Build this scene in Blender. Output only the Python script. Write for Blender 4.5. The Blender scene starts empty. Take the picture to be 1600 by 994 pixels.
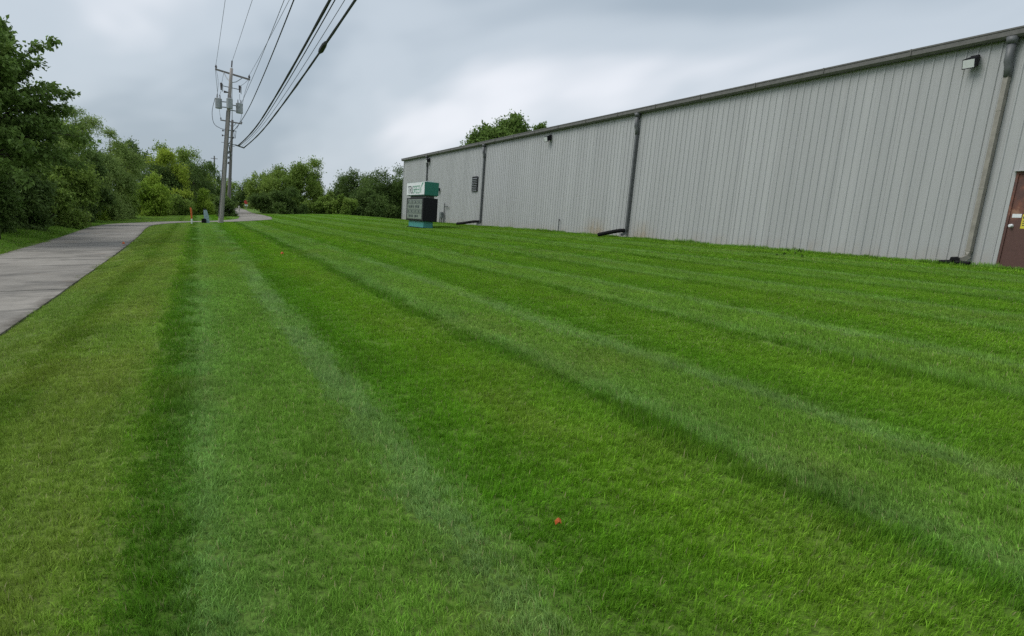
import bpy, bmesh, math, random
import numpy as np
from mathutils import Vector, Matrix, Euler

random.seed(7)
RNG = np.random.default_rng(11)
SC = bpy.context.scene
COL = SC.collection

# ------------------------------------------------------------------ camera
CAM_H = 1.5
SLOPE = math.tan(math.radians(4.5))          # the lawn climbs towards the building
cam_data = bpy.data.cameras.new("camera")
cam = bpy.data.objects.new("camera", cam_data)
COL.objects.link(cam)
CAMR = Matrix(((0.91127207, 0.02124108, -0.41125665),
               (-0.40462929, 0.2318018, -0.88461464),
               (0.07653986, 0.9725311, 0.21982927)))
cam.matrix_world = Matrix.Translation((0, 0, CAM_H)) @ CAMR.to_4x4()
cam_data.sensor_width = 36.0
cam_data.lens = 1080 / 1600 * 36.0
cam_data.shift_y = 103 / 1600
cam_data.clip_start = 0.05
cam_data.clip_end = 3000
SC.camera = cam

# ------------------------------------------------------------------ world, sun, exposure
SUN_EL, SUN_AZ = math.radians(48), math.radians(285)
world = bpy.data.worlds.new("World")
SC.world = world
world.use_nodes = True
wn, wl = world.node_tree.nodes, world.node_tree.links
wn.clear()


def wnode(t, **kw):
    n = wn.new(t)
    for k, v in kw.items():
        setattr(n, k, v)
    return n


def wmath(op, a, b=None):
    n = wnode("ShaderNodeMath", operation=op)
    for i, v in enumerate((a, b)):
        if v is None:
            continue
        if isinstance(v, (int, float)):
            n.inputs[i].default_value = v
        else:
            wl.new(v, n.inputs[i])
    return n.outputs[0]


sky = wnode("ShaderNodeTexSky", sky_type="NISHITA")
sky.sun_disc = False
sky.sun_elevation = SUN_EL
sky.sun_rotation = SUN_AZ
sky.air_density = 1.2
sky.dust_density = 2.0
bg_sky = wnode("ShaderNodeBackground")
bg_sky.inputs[1].default_value = 0.11
wl.new(sky.outputs[0], bg_sky.inputs[0])
tc = wnode("ShaderNodeTexCoord")
sep = wnode("ShaderNodeSeparateXYZ")
wl.new(tc.outputs["Generated"], sep.inputs[0])
zc = wmath("ADD", wmath("MAXIMUM", sep.outputs[2], -0.05), 0.42)
comb = wnode("ShaderNodeCombineXYZ")
wl.new(wmath("DIVIDE", sep.outputs[0], zc), comb.inputs[0])
wl.new(wmath("DIVIDE", sep.outputs[1], zc), comb.inputs[1])
cn = wnode("ShaderNodeTexNoise")
cn.inputs["Scale"].default_value = 1.1
cn.inputs["Detail"].default_value = 4.0
cn.inputs["Roughness"].default_value = 0.50
cn.inputs["Distortion"].default_value = 0.5
mapn = wnode("ShaderNodeMapping")
mapn.inputs["Location"].default_value = (12.2, 3.7, 0.0)
mapn.inputs["Rotation"].default_value = (0, 0, 0.5)
mapn.inputs["Scale"].default_value = (1.0, 0.8, 1.0)
wl.new(comb.outputs[0], mapn.inputs[0])
wl.new(mapn.outputs[0], cn.inputs["Vector"])
ramp = wnode("ShaderNodeValToRGB")
ramp.color_ramp.interpolation = "EASE"
ramp.color_ramp.elements[0].position = 0.36
ramp.color_ramp.elements[0].color = (0.262, 0.312, 0.362, 1)
ramp.color_ramp.elements[1].position = 0.64
ramp.color_ramp.elements[1].color = (0.575, 0.592, 0.632, 1)
e = ramp.color_ramp.elements.new(0.50)
e.color = (0.375, 0.422, 0.470, 1)
wl.new(cn.outputs[0], ramp.inputs[0])
bg_cloud = wnode("ShaderNodeBackground")
bg_cloud.inputs[1].default_value = 1.0
wl.new(ramp.outputs[0], bg_cloud.inputs[0])
wmix = wnode("ShaderNodeMixShader")
wmix.inputs[0].default_value = 0.93
wl.new(bg_sky.outputs[0], wmix.inputs[1])
wl.new(bg_cloud.outputs[0], wmix.inputs[2])
wout = wnode("ShaderNodeOutputWorld")
wl.new(wmix.outputs[0], wout.inputs[0])

sun_data = bpy.data.lights.new("sun", "SUN")
sun_data.energy = 1.25
sun_data.angle = math.radians(35)
sun_data.color = (1.0, 0.97, 0.92)
sun = bpy.data.objects.new("sun", sun_data)
COL.objects.link(sun)
sdir = Vector((math.sin(SUN_AZ) * math.cos(SUN_EL), math.cos(SUN_AZ) * math.cos(SUN_EL), math.sin(SUN_EL)))
sun.rotation_euler = sdir.to_track_quat("Z", "Y").to_euler()

SC.view_settings.view_transform = "Standard"
SC.view_settings.look = "None"
SC.view_settings.exposure = 0.60
SC.view_settings.gamma = 1.0
SC.view_settings.use_curve_mapping = False
SC.cycles.use_denoising = False
SC.cycles.max_bounces = 4
SC.cycles.diffuse_bounces = 2
SC.cycles.transmission_bounces = 2
SC.cycles.caustics_reflective = False
SC.cycles.caustics_refractive = False


# ------------------------------------------------------------------ helpers
def tag(o, label=None, cat=None, group=None, kind=None):
    for k, v in (("label", label), ("category", cat), ("group", group), ("kind", kind)):
        if v:
            o[k] = v
    return o


def empty(name, loc, label=None, cat=None, group=None):
    o = bpy.data.objects.new(name, None)
    o.empty_display_size = 0.2
    COL.objects.link(o)
    o.location = loc
    return tag(o, label, cat, group)


def link_mesh(name, me, parent=None, mat=None, world_coords=True):
    o = bpy.data.objects.new(name, me)
    COL.objects.link(o)
    if mat is not None and not me.materials:
        me.materials.append(mat)
    if parent is not None:
        o.parent = parent
        if world_coords:                       # mesh is written in world metres
            p = Vector((0, 0, 0))
            q = parent
            while q is not None:
                p += q.location
                q = q.parent
            o.location = -p
    return o


class MB:
    """collects boxes, tubes and prisms into one mesh"""
    def __init__(self):
        self.v, self.f = [], []

    def add(self, verts, faces):
        b = len(self.v)
        self.v += [tuple(p) for p in verts]
        self.f += [tuple(b + i for i in f) for f in faces]
        return self

    def box(self, a, b):
        (x0, y0, z0), (x1, y1, z1) = a, b
        vs = [(x0, y0, z0), (x1, y0, z0), (x1, y1, z0), (x0, y1, z0), (x0, y0, z1), (x1, y0, z1), (x1, y1, z1), (x0, y1, z1)]
        return self.add(vs, [(0, 3, 2, 1), (4, 5, 6, 7), (0, 1, 5, 4), (1, 2, 6, 5), (2, 3, 7, 6), (3, 0, 4, 7)])

    def tube(self, pts, rad, n=8, sq=False, cap=True):
        pts = [Vector(p) for p in pts]
        if isinstance(rad, (int, float)):
            rad = [rad] * len(pts)
        b = len(self.v)
        ref = Vector((0, 0, 1))
        for i, p in enumerate(pts):
            d = (pts[min(i + 1, len(pts) - 1)] - pts[max(i - 1, 0)]).normalized()
            if abs(d.z) > 0.95:
                ref = Vector((0, 1, 0))
            else:
                ref = Vector((0, 0, 1))
            s = d.cross(ref).normalized()
            t = s.cross(d).normalized()
            for k in range(n):
                a = 2 * math.pi * (k + (0.5 if sq else 0)) / n
                self.v.append(tuple(p + s * math.cos(a) * rad[i] + t * math.sin(a) * rad[i]))
        for i in range(len(pts) - 1):
            for k in range(n):
                k2 = (k + 1) % n
                self.f.append((b + i * n + k, b + i * n + k2, b + (i + 1) * n + k2, b + (i + 1) * n + k))
        if cap:
            self.f.append(tuple(b + k for k in range(n))[::-1])
            self.f.append(tuple(b + (len(pts) - 1) * n + k for k in range(n)))
        return self

    def mesh(self, name, smooth=False, bevel=0.0):
        me = bpy.data.meshes.new(name)
        me.from_pydata(self.v, [], self.f)
        me.validate()
        bm = bmesh.new()
        bm.from_mesh(me)
        bmesh.ops.recalc_face_normals(bm, faces=bm.faces)
        if bevel:
            bmesh.ops.bevel(bm, geom=[ed for ed in bm.edges if ed.calc_face_angle(0) > 0.5], offset=bevel, segments=2, affect="EDGES", clamp_overlap=True)
        bm.to_mesh(me)
        bm.free()
        if smooth:
            me.polygons.foreach_set("use_smooth", [True] * len(me.polygons))
        return me

    def build(self, name, mat, parent=None, smooth=False, bevel=0.0):
        return link_mesh(name, self.mesh(name, smooth, bevel), parent, mat)


# ------------------------------------------------------------------ materials
class NT:
    def __init__(self, mat):
        mat.use_nodes = True
        self.t = mat.node_tree
        self.n, self.l = self.t.nodes, self.t.links
        self.n.clear()

    def node(self, t, **kw):
        n = self.n.new(t)
        for k, v in kw.items():
            setattr(n, k, v)
        return n

    def put(self, sock, v):
        if isinstance(v, bpy.types.NodeSocket):
            self.l.new(v, sock)
        elif isinstance(v, (tuple, list)) and len(v) == 3 and sock.type == "RGBA":
            sock.default_value = (*v, 1)
        else:
            sock.default_value = v

    def math(self, op, a, b=0.0, c=None, clamp=False):
        n = self.node("ShaderNodeMath", operation=op, use_clamp=clamp)
        self.put(n.inputs[0], a)
        self.put(n.inputs[1], b)
        if c is not None:
            self.put(n.inputs[2], c)
        return n.outputs[0]

    def noise(self, vec, scale, detail=3.0, rough=0.5, dist=0.0):
        n = self.node("ShaderNodeTexNoise")
        if vec is not None:
            self.l.new(vec, n.inputs["Vector"])
        n.inputs["Scale"].default_value = scale
        n.inputs["Detail"].default_value = detail
        n.inputs["Roughness"].default_value = rough
        n.inputs["Distortion"].default_value = dist
        return n.outputs[0]

    def mix(self, fac, a, b, blend="MIX"):
        n = self.node("ShaderNodeMix", data_type="RGBA", blend_type=blend)
        self.put(n.inputs[0], fac)
        self.put(n.inputs[6], a)
        self.put(n.inputs[7], b)
        return n.outputs[2]

    def ramp(self, fac, stops, interp="LINEAR"):
        n = self.node("ShaderNodeValToRGB")
        cr = n.color_ramp
        cr.interpolation = interp
        while len(cr.elements) < len(stops):
            cr.elements.new(0.5)
        for el, (p, c) in zip(cr.elements, stops):
            el.position = p
            el.color = (*c, 1) if len(c) == 3 else c
        self.l.new(fac, n.inputs[0])
        return n.outputs[0]

    def smap(self, v, a, b, c=0.0, d=1.0):
        n = self.node("ShaderNodeMapRange", clamp=True)
        n.inputs[1].default_value, n.inputs[2].default_value = a, b
        n.inputs[3].default_value, n.inputs[4].default_value = c, d
        self.l.new(v, n.inputs[0])
        return n.outputs[0]

    def pos(self):
        return self.node("ShaderNodeNewGeometry").outputs["Position"]

    def scaled(self, vec, s):
        n = self.node("ShaderNodeVectorMath", operation="MULTIPLY")
        self.l.new(vec, n.inputs[0])
        n.inputs[1].default_value = s
        return n.outputs[0]

    def bsdf(self, color, rough=0.6, metal=0.0, bump=None, bump_dist=0.01, bump_str=0.5, spec=0.5):
        p = self.node("ShaderNodeBsdfPrincipled")
        self.put(p.inputs["Base Color"], color)
        self.put(p.inputs["Roughness"], rough)
        self.put(p.inputs["Metallic"], metal)
        self.put(p.inputs["Specular IOR Level"], spec)
        if bump is not None:
            b = self.node("ShaderNodeBump")
            b.inputs["Strength"].default_value = bump_str
            b.inputs["Distance"].default_value = bump_dist
            self.l.new(bump, b.inputs["Height"])
            self.l.new(b.outputs[0], p.inputs["Normal"])
        return p.outputs[0]

    def out(self, s):
        o = self.node("ShaderNodeOutputMaterial")
        self.l.new(s, o.inputs[0])


def plain(name, col, rough=0.6, metal=0.0, var=0.18, scale=6.0, spec=0.5):
    m = bpy.data.materials.new(name)
    t = NT(m)
    nz = t.noise(t.pos(), scale, 3, 0.6)
    dark = tuple(c * (1 - var) for c in col)
    lite = tuple(min(1, c * (1 + var)) for c in col)
    c = t.mix(t.smap(nz, 0.3, 0.7), dark, lite)
    t.out(t.bsdf(c, rough, metal, spec=spec))
    return m


# mowing passes: u runs over one pair of passes (there and back), X across the lawn
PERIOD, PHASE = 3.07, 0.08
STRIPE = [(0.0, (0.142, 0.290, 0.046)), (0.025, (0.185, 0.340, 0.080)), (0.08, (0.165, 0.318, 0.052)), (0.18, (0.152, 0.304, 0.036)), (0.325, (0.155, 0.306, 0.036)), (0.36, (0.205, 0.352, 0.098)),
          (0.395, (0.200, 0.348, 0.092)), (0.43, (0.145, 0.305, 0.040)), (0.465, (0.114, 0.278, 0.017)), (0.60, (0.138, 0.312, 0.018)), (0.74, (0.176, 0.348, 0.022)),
          (0.915, (0.165, 0.330, 0.027)), (0.94, (0.102, 0.240, 0.017)), (0.98, (0.098, 0.230, 0.018)), (1.0, (0.132, 0.275, 0.042))]  # blade hues, with the light and dark of the combed blades painted in
_LAT = np.random.default_rng(5).random((256, 256))


def vnoise(x, y, oct_=3):
    """value noise, about 0..1, for scattering and colouring the turf"""
    out, amp, tot = np.zeros_like(x), 1.0, 0.0
    for o in range(oct_):
        fx, fy = x * 2 ** o + 17.3 * o, y * 2 ** o + 5.1 * o
        ix, iy = np.floor(fx).astype(int), np.floor(fy).astype(int)
        tx, ty = fx - ix, fy - iy
        tx, ty = tx * tx * (3 - 2 * tx), ty * ty * (3 - 2 * ty)
        g = lambda i, j: _LAT[i % 256, j % 256]
        out += amp * ((g(ix, iy) * (1 - tx) + g(ix + 1, iy) * tx) * (1 - ty) + (g(ix, iy + 1) * (1 - tx) + g(ix + 1, iy + 1) * tx) * ty)
        tot += amp
        amp *= 0.5
    return out / tot


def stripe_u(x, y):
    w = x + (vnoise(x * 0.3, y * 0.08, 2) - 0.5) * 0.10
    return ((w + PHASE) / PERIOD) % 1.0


def step_(a, b, v):
    return np.clip((v - a) / (b - a), 0, 1)


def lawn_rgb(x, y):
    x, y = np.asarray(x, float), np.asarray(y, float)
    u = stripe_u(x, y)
    c = np.stack([np.interp(u, [p for p, _ in STRIPE], [q[k] for _, q in STRIPE]) for k in range(3)], -1)  # stripe colour brings the painted light and dark of the passes

    def mixc(c, f_, col):
        return c * (1 - f_[..., None]) + np.array(col) * f_[..., None]
    c = mixc(c, 0.32 * step_(0.55, 0.85, vnoise(x * 0.35 + 9, y * 0.22, 3)), (0.200, 0.315, 0.022))
    c = mixc(c, 0.34 * step_(0.60, 0.85, vnoise(x * 0.9, y * 0.7 + 40, 3)), (0.235, 0.275, 0.055))
    left = step_(-0.38, -0.55, x)
    c = mixc(c, 0.85 * left, (0.165, 0.275, 0.036))
    c = mixc(c, 0.8 * left * step_(0.20, 0.08, np.abs(x + 1.32 + 0.2 * (vnoise(x, y * 0.2, 2) - 0.5))), (0.108, 0.225, 0.018))
    dry = step_(-0.35, -0.6, x) * step_(60, 25, y)
    c = mixc(c, dry * (0.08 + 0.62 * step_(0.3, 0.7, vnoise(x * 1.3 + 3, y * 0.55, 3))), (0.215, 0.285, 0.042))
    tuft = vnoise(x * 3.1 + 7, y * 2.3, 3)
    c = c * (1 + 0.30 * (tuft - 0.5))[..., None] * np.array([1.0, 1.0, 1.0])
    c = mixc(c, 0.38 * step_(2.6, 5.5, x), (0.160, 0.315, 0.026))
    c = c * 1.07
    # unmown verge on the far side of the path
    c = mixc(c, 0.8 * step_(-5.6, -6.2, x) * step_(90, 60, y), (0.135, 0.270, 0.030))
    return c


def make_lawn_mat():
    m = bpy.data.materials.new("turf_soil")
    t = NT(m)
    p = t.pos()
    at = t.node("ShaderNodeAttribute", attribute_name="turf")
    nz = t.noise(p, 40, 2, 0.7)
    c = t.mix(t.smap(nz, 0.3, 0.7, 0.35, 0.85), at.outputs["Color"], (0.045, 0.055, 0.018))
    t.out(t.bsdf(c, 0.9, spec=0.1))
    return m


def make_blade_mat():
    m = bpy.data.materials.new("grass_blade")
    t = NT(m)
    ic = t.node("ShaderNodeAttribute", attribute_name="gcol", attribute_type="INSTANCER")
    at = t.node("ShaderNodeAttribute", attribute_name="blade")
    sp = t.node("ShaderNodeSeparateColor")
    t.l.new(at.outputs["Color"], sp.inputs[0])
    hs = t.node("ShaderNodeHueSaturation")
    t.l.new(ic.outputs["Color"], hs.inputs["Color"])
    t.l.new(t.smap(sp.outputs[0], 0, 1, 0.48, 1.66), hs.inputs["Value"])
    c = t.mix(t.math("GREATER_THAN", sp.outputs[1], 0.975), hs.outputs[0], (0.42, 0.40, 0.19))
    d = t.bsdf(c, 0.5, spec=0.10)
    tr = t.node("ShaderNodeBsdfTranslucent")
    t.put(tr.inputs[0], c)
    mx = t.node("ShaderNodeMixShader")
    mx.inputs[0].default_value = 0.28
    t.l.new(d, mx.inputs[1])
    t.l.new(tr.outputs[0], mx.inputs[2])
    t.out(mx.outputs[0])
    return m


def make_leaf_mat(name, ca, cb, trans=0.35, rough=0.5):
    m = bpy.data.materials.new(name)
    t = NT(m)
    at = t.node("ShaderNodeAttribute", attribute_name="leaf")
    sp = t.node("ShaderNodeSeparateColor")
    t.l.new(at.outputs["Color"], sp.inputs[0])
    c = t.mix(sp.outputs[0], ca, cb)
    hs = t.node("ShaderNodeHueSaturation")
    t.l.new(c, hs.inputs["Color"])
    t.l.new(t.smap(sp.outputs[1], 0, 1, 0.75, 1.3), hs.inputs["Value"])
    c = hs.outputs[0]
    d = t.bsdf(c, rough, spec=0.10)
    tr = t.node("ShaderNodeBsdfTranslucent")
    t.put(tr.inputs[0], c)
    mx = t.node("ShaderNodeMixShader")
    mx.inputs[0].default_value = trans
    t.l.new(d, mx.inputs[1])
    t.l.new(tr.outputs[0], mx.inputs[2])
    t.out(mx.outputs[0])
    return m


def make_wall_mat():
    m = bpy.data.materials.new("painted_steel_siding")
    t = NT(m)
    p = t.pos()
    streak = t.noise(t.scaled(p, (1, 3.0, 0.25)), 1.0, 4, 0.6)
    c = t.mix(t.smap(streak, 0.3, 0.7), (0.376, 0.386, 0.386), (0.422, 0.431, 0.429))
    oi = t.node("ShaderNodeObjectInfo")
    hv = t.node("ShaderNodeHueSaturation")
    t.l.new(c, hv.inputs["Color"])
    t.l.new(t.smap(oi.outputs["Random"], 0, 1, 0.95, 1.04), hv.inputs["Value"])
    run = t.noise(t.scaled(p, (1, 9.0, 0.10)), 1.0, 3, 0.6)
    c = t.mix(t.smap(run, 0.58, 0.78, 0, 0.28), hv.outputs[0], (0.27, 0.265, 0.25))
    sepn = t.node("ShaderNodeSeparateXYZ")
    t.l.new(p, sepn.inputs[0])
    z, y = sepn.outputs[2], sepn.outputs[1]
    # splash dirt on the lowest courses and two clay stains
    n1 = t.noise(t.scaled(p, (1, 2.2, 1.0)), 1.0, 4, 0.65)
    low = t.math("MULTIPLY", t.smap(z, 1.95, 1.42), t.smap(n1, 0.35, 0.7))
    c = t.mix(t.math("MULTIPLY", low, 0.55), c, (0.33, 0.27, 0.20))
    for yc, w, z0, k in ((31.4, 1.5, 2.05, 0.95), (27.3, 1.4, 2.0, 0.85)):
        g = t.math("MULTIPLY", t.smap(t.math("ABSOLUTE", t.math("SUBTRACT", y, yc)), w, 0.1), t.smap(z, z0 + 0.35, z0 - 0.3))
        g = t.math("MULTIPLY", g, t.smap(n1, 0.25, 0.6))
        c = t.mix(t.math("MULTIPLY", g, k), c, (0.34, 0.28, 0.20))
    t.out(t.bsdf(c, 0.42, bump=t.noise(t.scaled(p, (1, 1.2, 0.5)), 1.0, 2, 0.5), bump_dist=0.012, bump_str=0.25, spec=0.4))
    return m


def make_concrete_mat():
    m = bpy.data.materials.new("path_concrete")
    t = NT(m)
    p = t.pos()
    oi = t.node("ShaderNodeObjectInfo")
    n0 = t.noise(p, 0.9, 5, 0.62)
    n1 = t.noise(p, 45, 3, 0.7)
    c = t.mix(t.smap(n0, 0.3, 0.7), (0.220, 0.202, 0.174), (0.315, 0.292, 0.256))
    c = t.mix(t.smap(n1, 0.45, 0.8, 0, 0.35), c, (0.16, 0.15, 0.135))
    v = t.smap(oi.outputs["Random"], 0, 1, 0.85, 1.12)
    hs = t.node("ShaderNodeHueSaturation")
    t.l.new(c, hs.inputs["Color"])
    t.l.new(v, hs.inputs["Value"])
    c = hs.outputs[0]
    # damp, silty stains lying across the slabs
    st = t.noise(t.scaled(p, (0.5, 0.8, 0)), 1.0, 5, 0.65, 0.6)
    c = t.mix(t.smap(st, 0.50, 0.66, 0, 0.68), c, (0.085, 0.080, 0.072))
    mott = t.noise(p, 5.0, 5, 0.7)
    c = t.mix(t.smap(mott, 0.45, 0.75, 0, 0.40), c, (0.12, 0.112, 0.10))
    ed = t.node("ShaderNodeAttribute", attribute_name="edge")
    dirt = t.math("MULTIPLY", t.smap(ed.outputs["Fac"], 0.15, 0.95), t.smap(t.noise(p, 2.2, 4, 0.65), 0.40, 0.62))
    c = t.mix(t.math("MULTIPLY", dirt, 0.85), c, (0.065, 0.055, 0.04))
    br = t.noise(t.scaled(p, (0.6, 0.9, 0)), 0.8, 3, 0.6)
    c = t.mix(t.smap(br, 0.66, 0.74, 0, 0.6), c, (0.22, 0.15, 0.09))
    t.out(t.bsdf(c, 0.85, bump=n1, bump_dist=0.003, bump_str=0.5, spec=0.25))
    return m


def make_wood_mat(name, ca, cb):
    m = bpy.data.materials.new(name)
    t = NT(m)
    p = t.pos()
    g = t.noise(t.scaled(p, (18, 18, 0.7)), 1.0, 5, 0.65)
    t.out(t.bsdf(t.mix(t.smap(g, 0.3, 0.7), ca, cb), 0.85, bump=g, bump_dist=0.01, spec=0.2))
    return m


def make_door_mat():
    m = bpy.data.materials.new("door_brown_rusty")
    t = NT(m)
    p = t.pos()
    sepn = t.node("ShaderNodeSeparateXYZ")
    t.l.new(p, sepn.inputs[0])
    n = t.noise(p, 3.2, 4, 0.65)
    f = t.noise(p, 14, 4, 0.7)
    c = t.mix(t.smap(f, 0.3, 0.7), (0.082, 0.038, 0.031), (0.105, 0.049, 0.040))
    up = t.smap(sepn.outputs[2], 2.55, 3.0)
    c = t.mix(t.math("MULTIPLY", up, t.smap(n, 0.36, 0.55)), c, (0.20, 0.075, 0.045))
    c = t.mix(t.math("MULTIPLY", up, t.smap(n, 0.54, 0.64)), c, (0.33, 0.19, 0.12))
    t.out(t.bsdf(c, 0.55))
    return m


M = {
    "soil": make_lawn_mat(), "blade": make_blade_mat(), "wall": make_wall_mat(), "concrete": make_concrete_mat(),
    "gutter": plain("gutter_grey_brown", (0.115, 0.113, 0.102), 0.5),
    "roof": plain("roof_metal", (0.35, 0.36, 0.36), 0.5),
    "spout_dark": plain("downspout_grey", (0.105, 0.112, 0.115), 0.5),
    "spout": plain("downspout_taupe", (0.255, 0.240, 0.205), 0.5),
    "door": make_door_mat(),
    "black": plain("black_plastic", (0.008, 0.008, 0.009), 0.75, spec=0.2),
    "blackmetal": plain("black_metal", (0.008, 0.008, 0.011), 0.55, var=0.1, spec=0.25),
    "white": plain("white_paint", (0.72, 0.75, 0.76), 0.5, var=0.05),
    "glassy": plain("lamp_lens", (0.62, 0.65, 0.64), 0.2, var=0.04),
    "green": plain("sign_green", (0.012, 0.165, 0.115), 0.35, var=0.08),
    "teal": plain("base_teal", (0.055, 0.27, 0.25), 0.5, var=0.12),
    "board": plain("letter_board", (0.24, 0.28, 0.25), 0.25, var=0.10),
    "boardgrey": plain("letter_strip", (0.15, 0.18, 0.165), 0.25, var=0.10),
    "ink": plain("letter_ink", (0.03, 0.045, 0.05), 0.5),
    "inkgreen": plain("letter_green", (0.05, 0.30, 0.17), 0.5),
    "pole": make_wood_mat("pole_wood", (0.26, 0.235, 0.215), (0.42, 0.39, 0.365)),
    "pole_old": make_wood_mat("pole_wood_old", (0.12, 0.115, 0.11), (0.20, 0.19, 0.18)),
    "arm": make_wood_mat("crossarm_wood", (0.14, 0.13, 0.12), (0.22, 0.205, 0.19)),
    "steel": plain("galvanised_steel", (0.24, 0.26, 0.27), 0.45, 0.4),
    "tank": plain("transformer_grey", (0.30, 0.325, 0.335), 0.45),
    "wire": plain("wire_grey", (0.055, 0.06, 0.065), 0.6, var=0.1),
    "cable": plain("cable_black", (0.014, 0.016, 0.018), 0.6),
    "porcelain": plain("insulator_brown", (0.06, 0.05, 0.05), 0.25),
    "orange": plain("marker_orange", (0.62, 0.13, 0.03), 0.5, var=0.1),
    "red": plain("sign_red", (0.45, 0.04, 0.035), 0.45, var=0.06),
    "yellow": plain("placard_yellow", (0.62, 0.52, 0.04), 0.5, var=0.05),
    "pedestal": plain("pedestal_grey_blue", (0.27, 0.38, 0.41), 0.5),
    "clay": plain("concrete_block", (0.42, 0.40, 0.36), 0.9),
    "bark": make_wood_mat("bark", (0.045, 0.038, 0.030), (0.095, 0.080, 0.065)),
    "leaf_maple": make_leaf_mat("leaf_maple", (0.096, 0.161, 0.036), (0.193, 0.297, 0.071)),
    "leaf_dark": make_leaf_mat("leaf_dark", (0.075, 0.129, 0.034), (0.161, 0.242, 0.064)),
    "leaf_mid": make_leaf_mat("leaf_mid", (0.136, 0.222, 0.038), (0.264, 0.367, 0.075)),
    "leaf_willow": make_leaf_mat("leaf_willow", (0.193, 0.283, 0.075), (0.316, 0.419, 0.122)),
    "leaf_bright": make_leaf_mat("leaf_bright", (0.218, 0.345, 0.037), (0.322, 0.437, 0.063)),
    "leaf_yellow": make_leaf_mat("leaf_yellow", (0.28, 0.39, 0.04), (0.44, 0.53, 0.08)),
    "leaf_weed": make_leaf_mat("leaf_weed", (0.060, 0.130, 0.022), (0.130, 0.200, 0.050)),
}


# ------------------------------------------------------------------ terrain
PATH_PTS = [(-12.0, -4.05), (0, -3.9), (10, -3.88), (20, -3.95), (30, -4.05), (40, -4.25), (49, -4.45), (55, -4.3), (59.5, -3.3),
            (62.7, -1.7), (64.4, 0.1), (66.0, 2.6), (69.5, 4.5), (77, 5.5), (90, 6.2), (104, 6.2), (121, 6.6), (142, 7.3), (180, 8.9), (260, 11.0)]


def drop_at(y):
    """the path lies in a shallow step below the turf, nearly level with it at the bend"""
    return 0.13 - 0.11 * smooth(38, 56, np.asarray(y, float))


def catmull(pts, n):
    out = []
    P = [pts[0]] + pts + [pts[-1]]
    for i in range(1, len(P) - 2):
        p0, p1, p2, p3 = [np.array(q, float) for q in P[i - 1:i + 3]]
        for k in range(n):
            s = k / n
            out.append(0.5 * ((2 * p1) + (-p0 + p2) * s + (2 * p0 - 5 * p1 + 4 * p2 - p3) * s * s + (-p0 + 3 * p1 - 3 * p2 + p3) * s ** 3))
    out.append(np.array(P[-2], float))
    return np.array(out)


PATH_C = catmull([(x, y) for y, x in PATH_PTS], 24)
PATH_HALF = 1.62


def path_dist(x, y):
    x, y = np.atleast_1d(np.asarray(x, float)), np.atleast_1d(np.asarray(y, float))
    best = np.full(x.shape, 1e9)
    for i in range(0, len(PATH_C), 3):
        d = (x - PATH_C[i, 0]) ** 2 + (y - PATH_C[i, 1]) ** 2
        best = np.minimum(best, d)
    return np.sqrt(best)


def smooth(a, b, v):
    t = np.clip((v - a) / (b - a), 0, 1)
    return t * t * (3 - 2 * t)


def base_z(x, y):
    x = np.asarray(x, float)
    z = SLOPE * np.clip(x, -6.5, 18.9)
    z = z + 0.03 * np.sin(y * 0.35 + x * 0.6) * smooth(0, 12, y) * (1 - smooth(15.5, 18, x)) * (1 - smooth(0, -2, x)) * 0.6
    return z


def ground_z(x, y):
    d = path_dist(x, y)
    return base_z(x, y) - drop_at(y) * (1 - smooth(1.75, 2.75, d))


def gz(x, y):
    return float(ground_z(x, y)[0])


# lawn sheet
xs = np.concatenate([np.linspace(-400, -60, 8), np.linspace(-50, -12, 14), np.arange(-11, 10, 0.35), np.arange(10, 22, 0.8), np.linspace(24, 60, 8), np.linspace(90, 400, 6)])
ys = np.concatenate([np.linspace(-60, -6, 10), np.arange(-5, 30, 0.7), np.arange(30, 100, 0.8), np.arange(101, 200, 4), np.linspace(210, 900, 14)])
GX, GY = np.meshgrid(xs, ys)
GZ = ground_z(GX.ravel(), GY.ravel()).reshape(GX.shape)
verts = np.stack([GX, GY, GZ], -1).reshape(-1, 3)
nx = len(xs)
faces = [(j * nx + i, j * nx + i + 1, (j + 1) * nx + i + 1, (j + 1) * nx + i) for j in range(len(ys) - 1) for i in range(nx - 1)]
me = bpy.data.meshes.new("lawn")
me.from_pydata(verts.tolist(), [], faces)
me.polygons.foreach_set("use_smooth", [True] * len(me.polygons))
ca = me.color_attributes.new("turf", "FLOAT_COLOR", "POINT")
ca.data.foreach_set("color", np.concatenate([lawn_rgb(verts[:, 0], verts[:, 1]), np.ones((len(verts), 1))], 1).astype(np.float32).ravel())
lawn = link_mesh("lawn", me, None, M["soil"])
tag(lawn, "mown green lawn ground rising towards the metal building", "lawn", kind="structure")

# concrete path: one object per slab
path = empty("path", (0, 0, 0), "grey concrete footpath curving along the lawn", "path")
path["kind"] = "structure"
seg = np.sqrt(((PATH_C[1:] - PATH_C[:-1]) ** 2).sum(1))
arc = np.concatenate([[0], np.cumsum(seg)])


def path_at(s):
    x = np.interp(s, arc, PATH_C[:, 0])
    y = np.interp(s, arc, PATH_C[:, 1])
    e = 0.3
    dx = np.interp(s + e, arc, PATH_C[:, 0]) - np.interp(s - e, arc, PATH_C[:, 0])
    dy = np.interp(s + e, arc, PATH_C[:, 1]) - np.interp(s - e, arc, PATH_C[:, 1])
    L = math.hypot(dx, dy)
    return x, y, dx / L, dy / L


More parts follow.
